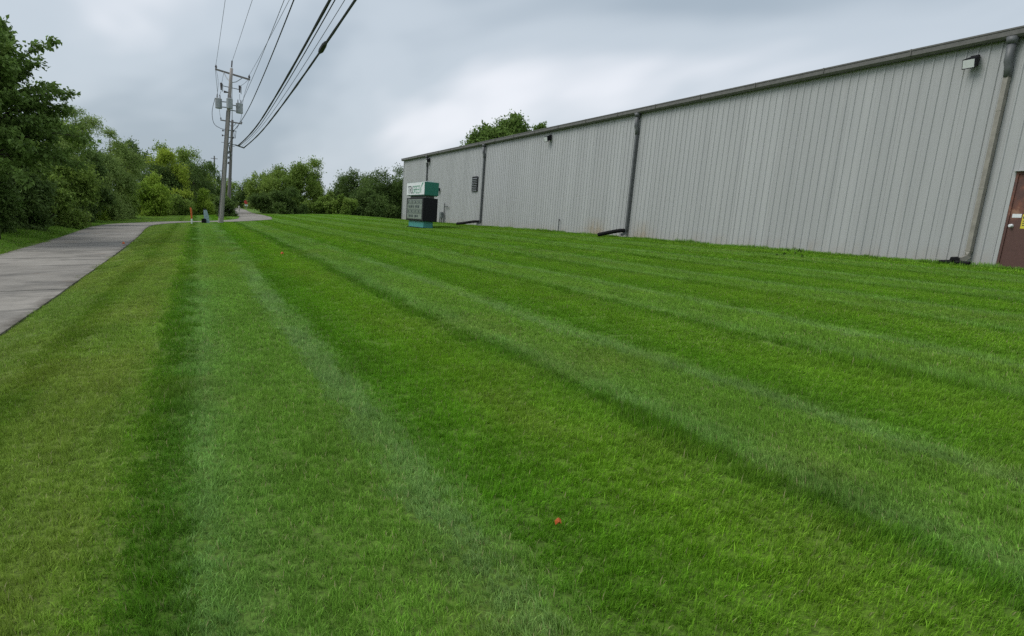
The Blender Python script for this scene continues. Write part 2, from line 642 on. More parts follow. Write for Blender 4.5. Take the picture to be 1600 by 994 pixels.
PW_ = (-PATH_HALF, -1.38, -0.5, 0.5, 1.38, PATH_HALF)
s, k = 0.0, 0
while s < arc[-1] - 3.2:
    ln = 3.05 if s < 165 else 12.0
    ln = min(ln, arc[-1] - s)
    nseg, nw = 6, len(PW_)
    vs, fs = [], []
    lift = random.uniform(-0.006, 0.006)
    for i in range(nseg + 1):
        ss = s + 0.018 + (ln - 0.036) * i / nseg
        x, y, tx, ty = path_at(ss)
        for w in PW_:
            px, py = x + ty * w, y - tx * w
            zz = float(base_z(px, py)) - float(drop_at(py)) + 0.03 + lift
            vs.append((px, py, zz))
    n4 = len(vs)
    vs += [(a, b, c - 0.12) for a, b, c in vs]
    for i in range(nseg):
        for j in range(nw - 1):
            a = i * nw + j
            fs.append((a, a + 1, a + nw + 1, a + nw))
        for j in (0, nw - 1):
            a, b = i * nw + j, i * nw + nw + j
            fs.append((a, b, b + n4, a + n4))
    for i in (0, nseg):
        for j in range(nw - 1):
            a = i * nw + j
            fs.append((a, a + 1, a + 1 + n4, a + n4))
    slab = MB().add(vs, fs).build("slab", M["concrete"], path)
    ea = slab.data.attributes.new("edge", "FLOAT", "POINT")
    ea.data.foreach_set("value", np.array([1.0 if (i % nw) in (0, nw - 1) else 0.0 for i in range(len(vs))], np.float32))
    s += ln
    k += 1

# ------------------------------------------------------------------ metal building
WX, WB, WT = 18.62, 1.46, 7.02           # wall plane, its foot and its eave
Y0, Y1 = 1.0, 68.9
bld = empty("metal_building", (24.0, 35.0, WB), "long light grey ribbed metal warehouse with dark gutter and downspouts", "building")


def panel_mesh(width, height, ribs):
    """vertical steel sheet with trapezoid ribs standing proud towards -X"""
    prof = [(0.0, 0.0)]
    pitch = width / ribs
    for r in range(ribs):
        c = pitch * (r + 0.5)
        prof += [(c - 0.040, 0.0), (c - 0.024, -0.026), (c + 0.018, -0.026), (c + 0.042, 0.0)]
        if r < ribs - 1:
            for q in (0.33, 0.67):
                cc = c + pitch * q
                prof += [(cc - 0.02, 0.0), (cc, -0.004), (cc + 0.02, 0.0)]
    prof.append((width - 0.003, 0.0))
    vs = [(x, y, 0) for y, x in prof] + [(x, y, height) for y, x in prof]
    n = len(prof)
    me = bpy.data.meshes.new("wall_panel")
    me.from_pydata(vs, [], [(i, i + 1, n + i + 1, n + i) for i in range(n - 1)])
    me.materials.append(M["wall"])
    return me


PW = 0.914
pm = panel_mesh(PW, WT - WB, 3)
y = Y1 - PW
while y > Y0:
    o = bpy.data.objects.new("wall_panel", pm)
    COL.objects.link(o)
    o.parent = bld
    o.location = Vector((WX + random.uniform(-0.002, 0.002), y, WB)) - bld.location
    y -= PW
Y0 = y + PW
MB().box((WX + 0.03, Y0, WB - 0.4), (WX + 0.2, Y1 - 0.01, WT + 0.1)).build("wall_core", M["wall"], bld)
MB().box((WX + 0.2, Y1 - 0.2, WB - 0.4), (42.0, Y1, WT + 0.1)).build("gable_wall", M["wall"], bld)
MB().box((WX + 0.2, Y0, WB - 0.4), (42.0, Y0 + 0.2, WT + 0.1)).build("gable_wall", M["wall"], bld)
MB().box((41.8, Y0 + 0.2, WB - 0.4), (42.0, Y1 - 0.2, WT + 0.1)).build("rear_wall", M["wall"], bld)
MB().box((WX - 0.05, Y1 - 0.05, WB - 0.02), (WX + 0.06, Y1 + 0.05, WT)).build("corner_trim", M["wall"], bld)
MB().box((WX - 0.012, Y0, WB - 0.30), (WX + 0.005, Y1, WB + 0.012)).build("base_trim", M["clay"], bld)
rm = MB()
rm.add([(WX - 0.10, Y0 - 0.2, 7.13), (30.3, Y0 - 0.2, 7.75), (42.2, Y0 - 0.2, 7.13), (WX - 0.10, Y1 + 0.2, 7.13), (30.3, Y1 + 0.2, 7.75), (42.2, Y1 + 0.2, 7.13),
        (WX - 0.10, Y0 - 0.2, 7.05), (42.2, Y0 - 0.2, 7.05), (WX - 0.10, Y1 + 0.2, 7.05), (42.2, Y1 + 0.2, 7.05)],
       [(0, 1, 4, 3), (1, 2, 5, 4), (6, 8, 9, 7), (0, 3, 8, 6), (2, 7, 9, 5), (0, 6, 7, 2, 1), (3, 4, 5, 9, 8)])
rm.build("roof", M["roof"], bld)
# gutter: profile swept along the eave, in lengths with joint straps
g = MB()
prof = [(WX - 0.06, 7.00), (WX - 0.20, 7.00), (WX - 0.245, 7.05), (WX - 0.245, 7.17), (WX - 0.262, 7.175), (WX - 0.262, 7.215), (WX - 0.225, 7.215), (WX - 0.225, 7.06), (WX - 0.10, 7.06), (WX - 0.06, 7.06)]
a, b = Y0 - 0.2, Y1 + 0.25
n = len(prof)
g.add([(x, a, z) for x, z in prof] + [(x, b, z) for x, z in prof], [(i, (i + 1) % n, n + (i + 1) % n, n + i) for i in range(n)] + [tuple(range(n)), tuple(range(2 * n - 1, n - 1, -1))])
gut = g.build("gutter", M["gutter"], bld)
yy = Y0 + 1.3
while yy < Y1:
    MB().box((WX - 0.268, yy, 7.045), (WX - 0.2, yy + 0.035, 7.222)).build("strap", M["gutter"], gut)
    yy += 3.05


def downspout(y, boot, w=0.062):
    sm = M["spout"] if boot else M["spout_dark"]
    head = MB()
    head.tube([(WX - 0.155, y, 7.02), (WX - 0.155, y, 6.86)], [0.15, 0.115], 12)
    head.tube([(WX - 0.155, y, 6.86), (WX - 0.155, y, 6.46), (WX - 0.10, y - 0.01, 6.34), (WX - 0.09, y - 0.02, 6.10)], [0.10, 0.098, 0.096, 0.092], 12)
    low = MB().tube([(WX - 0.095, y - 0.02, 6.12), (WX - 0.095, y - 0.02, WB + 0.34)], w * 1.42, 4, sq=True)
    d = low.build("downspout", sm, bld)
    head.build("elbow", M["spout_dark"], d, smooth=True)
    for zz in (5.3, 3.4, WB + 0.36):
        MB().tube([(WX - 0.095, y - 0.02, zz), (WX - 0.095, y - 0.02, zz + 0.04)], w * 1.56, 4, sq=True).build("bracket", sm, d)
    MB().tube([(WX - 0.095, y - 0.02, WB + 0.345), (WX - 0.10, y - 0.02, WB + 0.22), (WX - 0.20, y + 0.05, WB + 0.13), (WX - 0.30, y + 0.12, WB + 0.11)], [w * 1.40, w * 1.42, w * 1.42, w * 1.42], 4, sq=True).build("shoe", sm, d)
    if boot:
        MB().tube([(WX - 0.27, y + 0.10, WB + 0.115), (WX - 0.42, y + 0.20, WB + 0.10)], [0.085, 0.08], 8).build("rubber_boot", M["black"], d)
    return d


for yy_, bt in ((60.95, False), (47.42, False), (28.44, False), (12.06, True)):
    downspout(yy_, bt)


def drain_hose(y, pts, label):
    m = MB()
    P = catmull(pts, 10)
    rad = [0.088 + (0.010 if i % 2 else 0.0) for i in range(len(P))]
    m.tube([tuple(p) for p in P], rad, 10)
    o = m.build("drain_hose", M["black"])
    return tag(o, label, "drain hose", "black drain hoses at the downspout feet")


def hp(dx, y, dz):
    return (WX - dx, y, WB + dz)


drain_hose(28.4, [hp(.16, 28.46, .30), hp(.34, 28.52, .30), hp(.62, 28.72, .22), hp(.9, 28.95, .12), hp(1.15, 29.2, .02)], "black corrugated drain hose below the downspout with the clay stains")
drain_hose(47.4, [hp(.16, 47.46, .28), hp(.4, 47.6, .27), hp(.75, 48.0, .18), hp(1.0, 48.5, .09), hp(1.2, 49.2, .02)], "black corrugated drain hose below the downspout beside the louvre")
tag(MB().tube([(WX - 0.40, 11.75, WB + 0.05), (WX - 0.36, 12.25, WB + 0.055), (WX - 0.30, 12.65, WB + 0.04)], [0.04, 0.055, 0.04], 8).build("splash_pad", M["black"], None),
    "low black splash pad under the downspout beside the door", "splash pad")

# louvre
lv = MB().box((WX - 0.06, 48.5, 3.86), (WX - 0.042, 49.65, 4.92)).build("louvre", M["blackmetal"], bld)
for i in range(8):
    z = 3.93 + i * 0.122
    MB().add([(WX - 0.062, 48.56, z), (WX - 0.062, 49.59, z), (WX - 0.125, 49.59, z - 0.05), (WX - 0.125, 48.56, z - 0.05), (WX - 0.062, 48.56, z + 0.012), (WX - 0.062, 49.59, z + 0.012), (WX - 0.130, 49.59, z - 0.036), (WX - 0.130, 48.56, z - 0.036)],
             [(0, 1, 2, 3), (4, 7, 6, 5), (3, 2, 6, 7), (0, 3, 7, 4), (1, 5, 6, 2)]).build("slat", M["steel"], lv)


def wall_light(y, z, s=1.0):
    b = MB().box((WX - 0.10, y - 0.14 * s, z - 0.05 * s), (WX - 0.034, y + 0.14 * s, z + 0.26 * s)).mesh("wall_light", bevel=0.012)
    b.materials.append(M["blackmetal"])
    o = link_mesh("wall_light", b, bld)
    # floodlight head tipped downwards, its lens framed in black
    hx0, hx1 = WX - 0.10, WX - 0.34 * s
    m = MB()
    m.add([(hx0, y - .18 * s, z + .22 * s), (hx0, y + .18 * s, z + .22 * s), (hx0, y + .18 * s, z - .02 * s), (hx0, y - .18 * s, z - .02 * s),
           (hx1, y - .21 * s, z + .12 * s), (hx1, y + .21 * s, z + .12 * s), (hx1 + .05 * s, y + .21 * s, z - .16 * s), (hx1 + .05 * s, y - .21 * s, z - .16 * s)],
          [(0, 1, 2, 3), (7, 6, 5, 4), (0, 4, 5, 1), (1, 5, 6, 2), (2, 6, 7, 3), (3, 7, 4, 0)])
    m.build("lamp_head", M["blackmetal"], o)
    m = MB()
    nx_, nz_ = -0.985, -0.17
    c = [(hx1, y - .18 * s, z + .095 * s), (hx1, y + .18 * s, z + .095 * s), (hx1 + .05 * s, y + .18 * s, z - .135 * s), (hx1 + .05 * s, y - .18 * s, z - .135 * s)]
    m.add([(x - .012, q, w - .002) for x, q, w in c] + c, [(0, 1, 2, 3), (4, 7, 6, 5), (0, 4, 5, 1), (1, 5, 6, 2), (2, 6, 7, 3), (3, 7, 4, 0)])
    m.build("lens", M["glassy"], o)


wall_light(13.0, 6.56, 0.84)
wall_light(37.4, 6.58, 1.0)
wall_light(60.55, 6.55, 1.0)
wall_light(57.3, 4.05, 0.8)

# door
DY0, DY1, DT = 10.22, 11.22, 3.74
dr = MB().box((WX - 0.075, DY0, WB + 0.03), (WX - 0.005, DY1, DT)).build("door", M["door"], bld)
for bx in (((WX - 0.10, DY1 + 0.002, WB - .01), (WX - 0.004, DY1 + 0.062, DT + 0.06)), ((WX - 0.10, DY0 - 0.062, WB - .01), (WX - 0.004, DY0 - 0.002, DT + 0.06)), ((WX - 0.10, DY0 - 0.002, DT + 0.004), (WX - 0.004, DY1 + 0.002, DT + 0.06))):
    MB().box(*bx).build("frame", M["door"], dr)
MB().box((WX - 0.20, DY0 - 0.1, DT + 0.063), (WX - 0.004, DY1 + 0.1, DT + 0.08)).build("drip_cap", M["wall"], dr)
MB().box((WX - 0.105, DY1 + 0.066, WB - 0.02), (WX - 0.002, DY1 + 0.16, DT + 0.06)).build("jamb_trim", M["wall"], dr)
MB().tube([(WX - 0.076, DY1 - 0.09, 2.50), (WX - 0.115, DY1 - 0.09, 2.50), (WX - 0.13, DY1 - 0.09, 2.50), (WX - 0.155, DY1 - 0.09, 2.495), (WX - 0.165, DY1 - 0.09, 2.495)], [0.045, 0.04, 0.02, 0.04, 0.03], 12).build("handle", M["white"], dr)
MB().box((WX - 0.079, DY1 - 0.27, 2.70), (WX - 0.0745, DY1 - 0.05, 2.79)).build("sticker", M["white"], dr)
pl_ = MB().box((WX - 0.081, DY1 - 0.56, 2.44), (WX - 0.0745, DY1 - 0.30, 2.78)).build("placard", M["yellow"], dr)
pk = MB()
pk.tube([(WX - 0.0845, DY1 - 0.36, 2.71), (WX - 0.081, DY1 - 0.36, 2.71)], 0.042, 12)
for i in range(3):
    pk.box((WX - 0.0845, DY1 - 0.53 + 0.02 * (i % 2), 2.61 - i * 0.05), (WX - 0.081, DY1 - 0.33, 2.63 - i * 0.05))
pk.build("print", M["ink"], pl_)

# gas pipe and meter against the wall behind the sign
mt = empty("gas_meter", (WX - 0.25, 55.9, WB), "grey gas meter with thin riser pipe against the wall behind the sign", "gas meter")
MB().tube([(WX - 0.14, 55.5, WB), (WX - 0.14, 55.5, WB + 1.55)], 0.045, 8).build("riser_pipe", M["spout_dark"], mt)
MB().tube([(WX - 0.16, 55.5, WB + 1.32), (WX - 0.16, 54.6, WB + 1.30)], 0.035, 8).build("branch_pipe", M["spout_dark"], mt)
MB().box((WX - 0.36, 55.65, WB + 0.35), (WX - 0.12, 56.1, WB + 0.85)).build("meter_body", M["steel"], mt, bevel=0.04)
MB().tube([(WX - 0.24, 55.8, WB), (WX - 0.24, 55.8, WB + 0.36)], 0.05, 8).build("inlet_pipe", M["spout_dark"], mt)
MB().tube([(WX - 0.24, 56.2, WB), (WX - 0.24, 56.2, WB + 0.62), (WX - 0.24, 56.05, WB + 0.66)], 0.05, 8).build("outlet_pipe", M["spout_dark"], mt)
vp = MB().tube([(WX - 0.10, 35.3, WB - 0.05), (WX - 0.10, 35.3, WB + 0.62)], 0.028, 8).tube([(WX - 0.10, 35.3, WB + 0.62), (WX - 0.10, 35.3, WB + 0.72)], 0.045, 8).build("vent_pipe", M["spout_dark"])
tag(vp, "short thin grey pipe standing against the wall, between louvre and clay stain", "pipe")

# ------------------------------------------------------------------ monument sign
SX, SY, SZ = 13.0, 43.14, 1.0
sg = empty("monument_sign", (13.45, 45.1, SZ), "green and white roadside sign with black letter board on teal base", "sign")
gzs = gz(13.4, 45)
MB().box((13.10, 43.32, gzs - 0.2), (13.72, 46.75, 1.50)).build("base", M["teal"], sg, bevel=0.01)
MB().box((13.02, 43.24, gzs - 0.2), (13.80, 46.85, gzs + 0.035)).build("footing", M["black"], sg)
MB().box((13.20, 43.42, 2.86), (13.75, 46.9, 3.12)).build("spacer", M["gutter"], sg)
cab = MB().box((12.98, 43.14, 1.47), (13.92, 47.02, 2.90)).build("letter_cabinet", M["blackmetal"], sg, bevel=0.012)
MB().box((12.972, 43.40, 1.58), (12.981, 46.78, 2.82)).build("letter_board", M["board"], cab)
rows = 4
for r in range(rows):
    z0 = 1.62 + (3 - r) * 0.298
    strip = MB().box((12.964, 43.46, z0), (12.9725, 46.72, z0 + 0.268)).build("letter_strip", M["boardgrey"] if r in (0, 2) else M["board"], cab)
tp = MB().box((13.02, 43.16, 3.08), (13.95, 47.22, 3.88)).build("name_cabinet", M["green"], sg, bevel=0.015)
fc = MB().box((13.008, 43.17, 3.10), (13.021, 47.21, 3.865)).build("face_panel", M["white"], tp)
MB().box((13.25, 43.5, 3.881), (13.75, 44.6, 3.93)).build("top_cap", M["white"], tp)
MB().box((13.06, 43.28, 3.045), (13.90, 47.1, 3.079)).build("bottom_trim", M["green"], tp)

# lettering built from strokes: glyphs on a 4 x 6 grid, read along -Y when facing the panel from the path
GLY = {
    "T": [[(0, 6), (4, 6)], [(2, 6), (2, 0)]],
    "R": [[(0, 0), (0, 6), (3, 6), (4, 5), (4, 4), (3, 3), (0, 3)], [(2, 3), (4, 0)]],
    "U": [[(0, 6), (0, 1), (1, 0), (3, 0), (4, 1), (4, 6)]],
    "G": [[(4, 5), (3, 6), (1, 6), (0, 5), (0, 1), (1, 0), (3, 0), (4, 1), (4, 3), (2.4, 3)]],
    "E": [[(4, 6), (0, 6), (0, 0), (4, 0)], [(0, 3), (3.2, 3)]],
    "N": [[(0, 0), (0, 6), (4, 0), (4, 6)]],
}


def letter(ch, xface, ystart, z0, w, h, th, mat, parent):
    m = MB()
    for st in GLY[ch]:
        P = [(ystart - a / 4 * w, z0 + b / 6 * h) for a, b in st]
        for (ya, za), (yb, zb) in zip(P[:-1], P[1:]):
            d = math.hypot(yb - ya, zb - za)
            ny, nz = -(zb - za) / d * th / 2, (yb - ya) / d * th / 2
            ey, ez = (yb - ya) / d * th * 0.35, (zb - za) / d * th * 0.35
            q = [(ya - ey + ny, za - ez + nz), (yb + ey + ny, zb + ez + nz), (yb + ey - ny, zb + ez - nz), (ya - ey - ny, za - ez - nz)]
            m.add([(xface, yy1, zz1) for yy1, zz1 in q] + [(xface - 0.007, yy1, zz1) for yy1, zz1 in q],
                  [(0, 1, 2, 3), (7, 6, 5, 4), (0, 4, 5, 1), (1, 5, 6, 2), (2, 6, 7, 3), (3, 7, 4, 0)])
    return m.build("letter", mat, parent)


yl = 46.86
for i, ch in enumerate("TRUGREEN"):
    wd = 0.29
    letter(ch, 13.0085, yl, 3.21, wd, 0.43, 0.062 if i < 3 else 0.05, M["ink"] if i < 3 else M["inkgreen"], fc)
    yl -= 0.385
# leaf mark after the name
lm = MB()
ring = [(43.80, 3.62), (43.76, 3.74), (43.62, 3.83), (43.42, 3.84), (43.50, 3.74), (43.62, 3.70), (43.70, 3.58)]
lm.add([(13.0085, a_, b_) for a_, b_ in ring] + [(13.0015, a_, b_) for a_, b_ in ring], [tuple(range(7)), tuple(range(13, 6, -1))] + [(i, (i + 1) % 7, 7 + (i + 1) % 7, 7 + i) for i in range(7)])
lm.build("leaf_mark", M["inkgreen"], fc)
# blurred rows of change letters: dark letter-sized tiles that cannot be read in the photograph
for r in (1, 3):
    z0 = 1.62 + (3 - r) * 0.298 + 0.055
    y_ = 46.45
    for w_ in ((7, 5) if r == 1 else (6, 5)):
        for i in range(w_):
            MB().box((12.9585, y_ - 0.135, z0 + random.uniform(0, 0.02)), (12.9645, y_, z0 + 0.16)).build("change_letter", M["ink"] if (i * 7 + r) % 3 else M["boardgrey"], cab)
            y_ -= 0.19
        y_ -= 0.25
for r in (0, 2):
    z0 = 1.62 + (3 - r) * 0.298 + 0.075
    y_ = 46.5
    for i in range(15):
        MB().box((12.9585, y_ - 0.125, z0), (12.9645, y_, z0 + 0.12)).build("change_letter", M["board"] if i % 4 else M["ink"], cab)
        y_ -= 0.2

# ------------------------------------------------------------------ utility poles
def leaning(p0, p1, f_):
    return Vector(p0).lerp(Vector(p1), f_)


P1B, P1T = Vector((1.72, 59.3, gz(1.72, 59.3))), Vector((2.63, 59.3, 11.42))
pole = empty("utility_pole", P1B, "tall weathered wooden utility pole carrying three grey transformers", "utility pole", "utility poles beside the path")


def p1(z, dx=0.0, dy=0.0):
    f_ = (z - P1B.z) / (P1T.z - P1B.z)
    q = P1B.lerp(P1T, f_)
    return Vector((q.x + dx, q.y + dy, z))


MB().tube([p1(P1B.z - 0.3)] + [p1(P1B.z + (P1T.z - P1B.z) * i / 10) for i in range(11)], [0.205 - 0.0085 * i for i in range(12)], 14).build("pole_shaft", M["pole"], pole, smooth=True)
MB().tube([p1(11.5), p1(11.95)], 0.05, 8).build("top_pin", M["porcelain"], pole)


def insulator(p, parent, h=0.22, r=0.07):
    p = Vector(p)
    MB().tube([p, p + Vector((0, 0, h * .25)), p + Vector((0, 0, h * .3)), p + Vector((0, 0, h * .6)), p + Vector((0, 0, h * .65)), p + Vector((0, 0, h))], [r * .6, r * .6, r, r, r * .6, r * .45], 10).build("insulator", M["porcelain"], parent)


# main crossarm, seen slightly skewed
aL, aR = Vector((1.55, 60.45, 11.38)), Vector((3.92, 59.55, 10.86))
arm = MB().tube([aL, aR], 0.085, 4, sq=True).build("crossarm", M["arm"], pole)
for fr, tz in ((0.22, 10.45), (0.80, 10.40)):
    q = aL.lerp(aR, fr)
    MB().tube([q, q.lerp(p1(tz), 0.55) + Vector((0, 0, -0.10)), p1(tz)], 0.03, 6).build("brace", M["steel"], arm)
for fr in (0.02, 0.98):
    insulator(aL.lerp(aR, fr) + Vector((0, 0, 0.06)), arm, 0.26, 0.085)
# fused cutouts on a thin bracket
br = MB().tube([p1(10.12, -0.62), p1(10.02, 0.62)], 0.03, 6).build("cutout_bracket", M["steel"], pole)
for dx in (-0.62, 0.66):
    c = p1(10.06, dx)
    MB().tube([c + Vector((0, 0, -0.26)), c + Vector((0, 0, 0.24))], [0.05, 0.085], 10).build("cutout", M["porcelain"], br)
    MB().tube([c + Vector((0.09, -0.1, -0.36)), c + Vector((0.10, -0.1, 0.18))], 0.028, 6).build("fuse_tube", M["steel"], br)
MB().tube([p1(9.70, -0.05), p1(9.72, -0.42)], [0.03, 0.09], 8).build("arrester", M["porcelain"], pole)
# three transformers
for dx, dy, z, r_ in ((-0.72, 0.15, 8.50, 0.24), (0.02, -0.42, 8.52, 0.225), (0.74, 0.10, 8.34, 0.25)):
    c = p1(z + 0.4, dx, dy)
    c.z = z
    hh = 0.68
    t_ = MB().tube([c, c + Vector((0, 0, 0.03)), c + Vector((0, 0, hh - 0.03)), c + Vector((0, 0, hh)), c + Vector((0, 0, hh + 0.06))], [r_ * .94, r_, r_, r_ * 1.03, r_ * .7], 16).build("transformer", M["tank"], pole)
    for bx in (-0.10, 0.11):
        MB().tube([c + Vector((bx, 0, hh + 0.03)), c + Vector((bx, 0, hh + 0.30))], [0.045, 0.02], 8).build("bushing", M["porcelain"], t_)
    for bz in (0.12, 0.5):
        q = c + Vector((0, 0, bz))
        MB().tube([q, p1(z + bz + 0.02)], 0.04, 6).build("mount", M["steel"], t_)
# lower secondary racks and drop leads
rk = MB().tube([p1(7.02, 0.10), p1(7.02, 0.62), p1(6.52, 0.60), p1(6.52, 0.10)], 0.04, 6)
rk.build("secondary_rack", M["steel"], pole)
for z in (7.02, 6.52):
    MB().tube([p1(z + 0.06, 0.42), p1(z - 0.06, 0.42)], 0.07, 8).build("spool", M["porcelain"], pole)
for z in (6.95, 6.6):
    MB().tube([p1(z + 0.06, -0.30), p1(z - 0.06, -0.30)], 0.05, 8).build("spool", M["porcelain"], pole)
    MB().tube([p1(z, -0.30), p1(z)], 0.025, 6).build("pin", M["steel"], pole)
so = MB().tube([p1(6.08, 0.05), p1(6.02, 0.55), p1(5.98, 0.85)], 0.03, 6).tube([p1(5.95, 0.05), p1(5.90, 0.6)], 0.022, 6).tube([p1(6.02, 0.62), p1(5.86, 1.30)], 0.055, 6)
so.build("cable_standoff", M["spout_dark"], pole)
MB().tube([p1(6.1, -0.35), p1(6.1)], 0.02, 6).build("step_bolt", M["steel"], pole)
MB().tube([p1(5.35, 0.1), p1(5.30, 0.36), p1(5.02, 0.36), p1(5.0, 0.1)], 0.03, 6).build("guy_bracket", M["steel"], pole)


def lead(pts, name="lead_wire", r=0.013):
    P = catmull([tuple(q) for q in pts], 8)
    MB().tube([tuple(q) for q in P], r, 5).build(name, M["wire"], pole)


lead([aL + Vector((.03, 0, .1)), p1(10.4, -0.85), p1(9.4, -0.85)])
lead([aL.lerp(aR, .25), p1(10.7, -0.55), p1(10.3, -0.6)])
lead([aL.lerp(aR, .97), p1(10.45, 0.9), p1(10.25, 0.66)])
lead([aL.lerp(aR, .98), p1(9.5, 0.98), p1(8.0, 0.9), p1(7.2, 0.66)])
lead([p1(9.75, -0.6), p1(9.45, -0.68), p1(9.35, -0.72)])
lead([p1(9.7, 0.68), p1(9.3, 0.72), p1(9.2, 0.76)])
lead([p1(9.2, -0.98), p1(8.2, -1.12), p1(7.4, -0.95), p1(7.1, -0.5), p1(7.05, -0.1)], r=0.02)
lead([p1(7.0, 0.45), p1(6.6, 0.5), p1(6.2, 0.25), p1(5.9, 0.12)], r=0.02)
lead([p1(9.3, 0.12, -0.3), p1(8.2, 0.24, -0.2), p1(7.4, 0.30), p1(7.05, 0.35)])
for dx in (-0.17, 0.14):
    MB().tube([p1(z, dx * (1 - 0.02 * z), -0.12) for z in (0.5, 3, 6, 8.4)], 0.022, 6).build("conduit", M["spout_dark"], pole)

# second pole, further along the path
Q2B, Q2T = Vector((3.45, 90.0, gz(3.45, 90))), Vector((4.02, 90.0, 11.05))
pole2 = empty("utility_pole", Q2B, "darker utility pole half hidden behind the pole with transformers", "utility pole", "utility poles beside the path")


def p2(z, dx=0.0, dy=0.0):
    q = Q2B.lerp(Q2T, (z - Q2B.z) / (Q2T.z - Q2B.z))
    return Vector((q.x + dx, q.y + dy, z))


MB().tube([p2(Q2B.z - 0.3)] + [p2(Q2B.z + (Q2T.z - Q2B.z) * i / 8) for i in range(9)], [0.23 - 0.012 * i for i in range(10)], 12).build("pole_shaft", M["pole_old"], pole2, smooth=True)
arm2 = MB().tube([p2(10.92, -1.25, .3), p2(10.72, 1.0, -.3)], 0.09, 4, sq=True).build("crossarm", M["arm"], pole2)
for dx in (-0.6, 0.5):
    MB().tube([p2(10.86, dx), p2(10.2)], 0.03, 6).build("brace", M["steel"], arm2)
for dx, z in ((-1.22, 10.98), (1.0, 10.8)):
    insulator(p2(z, dx), arm2, 0.2, 0.09)
for z in (7.6, 7.0, 6.4):
    MB().tube([p2(z, -0.2), p2(z - .25, -0.28)], [.11, .07], 8).build("cable_clamp", M["spout_dark"], pole2)

# far thin pole peeping over the trees
fp = empty("utility_pole", (3.4, 150.0, gz(3.4, 150)), "thin far utility pole tip rising over the left hand trees", "utility pole", "utility poles beside the path")
MB().tube([(3.4, 150, 0), (3.4, 150, 10.5)], [0.2, 0.11], 8).build("pole_shaft", M["pole_old"], fp)
MB().tube([(2.8, 150, 10.0), (4.0, 150, 10.0)], 0.07, 4, sq=True).build("crossarm", M["arm"], fp)


# wires: parabola through the pole attachment and seen points, running on past the camera
def wire(name, x, pts, rad, label, mat, p_start, y_end=-6.0, lumps=None):
    Yp = np.array([q[0] for q in pts])
    Zp = np.array([q[1] for q in pts])
    co = np.polyfit(Yp, Zp, min(2, len(pts) - 1))
    yy_ = np.linspace(p_start[1], y_end, 56)
    off = p_start[2] - np.polyval(co, p_start[1])
    xoff = p_start[0] - x
    fall = np.clip((yy_ - (p_start[1] - 16)) / 16, 0, 1) ** 2
    P = [(x + xoff * fl, a_, np.polyval(co, a_) + off * fl) for a_, fl in zip(yy_, fall)]
    rr = [rad] * len(P)
    if lumps:
        rr = [rad * (1 + lumps * (0.35 * math.sin(i * 1.9) + 0.3 * math.sin(i * 0.83 + 1))) for i in range(len(P))]
    o = MB().tube(P, rr, 6).build(name, M[mat])
    return tag(o, label, "wire", "overhead wires")


wire("power_line", 1.6, [(60, 11.6), (41.9, 11.77)], 0.011, "thin power line to the left end of the crossarm", "wire", tuple(aL + Vector((0.04, 0, 0.3))))
wire("power_line", 2.7, [(58.6, 11.7), (46.2, 11.5), (38.7, 11.25)], 0.011, "thin power line to the very top of the pole", "wire", (2.68, 60, 11.95))
wire("power_line", 3.9, [(61, 11.15), (44, 10.66), (34.5, 10.41)], 0.011, "thin power line to the right end of the crossarm", "wire", tuple(aL.lerp(aR, .98) + Vector((0, 0, 0.3))))
wire("power_line", 3.6, [(65, 9.87), (46.3, 9.9), (33.65, 10.16)], 0.014, "power line reaching the right hand transformer", "wire", (3.35, 60, 9.2))
wire("service_line", 3.0, [(61.3, 7.11), (48.9, 7.27), (37.85, 7.37), (29.5, 7.86), (25.3, 8.07)], 0.022, "dark service line to the rack below the transformers", "cable", tuple(p1(7.02, 0.45)))
wire("cable_bundle", 3.5, [(62.9, 6.22), (45.6, 6.44), (32.1, 6.67), (24.95, 7.05), (21.6, 7.28)], 0.043, "upper thick black cable bundle sagging to the pole", "cable", tuple(p1(6.0, 0.85)), lumps=0.25)
wire("cable_bundle", 3.57, [(62.9, 6.12), (45.6, 6.34), (32.1, 6.57), (24.95, 6.95), (21.6, 7.18)], 0.018, "slim black cable hanging just under the upper cable bundle", "cable", tuple(p1(5.95, 0.9)))
wire("cable_bundle", 3.8, [(61.5, 6.06), (42.9, 6.21), (29.7, 6.36), (23.4, 6.68), (19.25, 6.85)], 0.038, "lowest thick black cable bundle with a splice lump", "cable", tuple(p1(5.88, 1.25)), lumps=0.3)
wire("messenger_wire", 3.72, [(61.5, 6.3), (42.9, 6.36), (29.7, 6.62), (23.4, 6.90), (19.25, 7.12)], 0.010, "thin messenger wire between the two thick cable bundles", "wire", tuple(p1(5.95, 1.1)))
# splice closure lashed on the lowest bundle
sp_ = MB().tube([(3.8, 25.1, 6.60), (3.8, 24.8, 6.61), (3.8, 24.2, 6.65), (3.8, 23.9, 6.67)], [0.05, 0.085, 0.08, 0.05], 10).build("splice_case", M["cable"])
tag(sp_, "black splice case on the lowest overhead cable bundle", "splice case")
for nm, a_, b_, r_, lb_ in (("power_line", p1(11.95), p2(11.0), .014, "thin power line from the pole top to the darker pole behind"),
                            ("power_line", aL, p2(10.98, -1.22), .014, "thin power line from the left crossarm end to the darker pole"),
                            ("cable_bundle", p1(5.3, .3), p2(7.2, .1), .035, "lower black cable slung between the two wooden poles"),
                            ("cable_bundle", p1(5.9, .2), p2(7.6, .1), .04, "upper black cable slung between the two wooden poles")):
    P = [Vector(a_).lerp(Vector(b_), i / 12) - Vector((0, 0, 0.5 * 4 * (i / 12) * (1 - i / 12))) for i in range(13)]
    o = MB().tube(P, r_, 5).build(nm, M["wire" if r_ < .02 else "cable"])
    tag(o, lb_, "wire", "wires between the two poles")

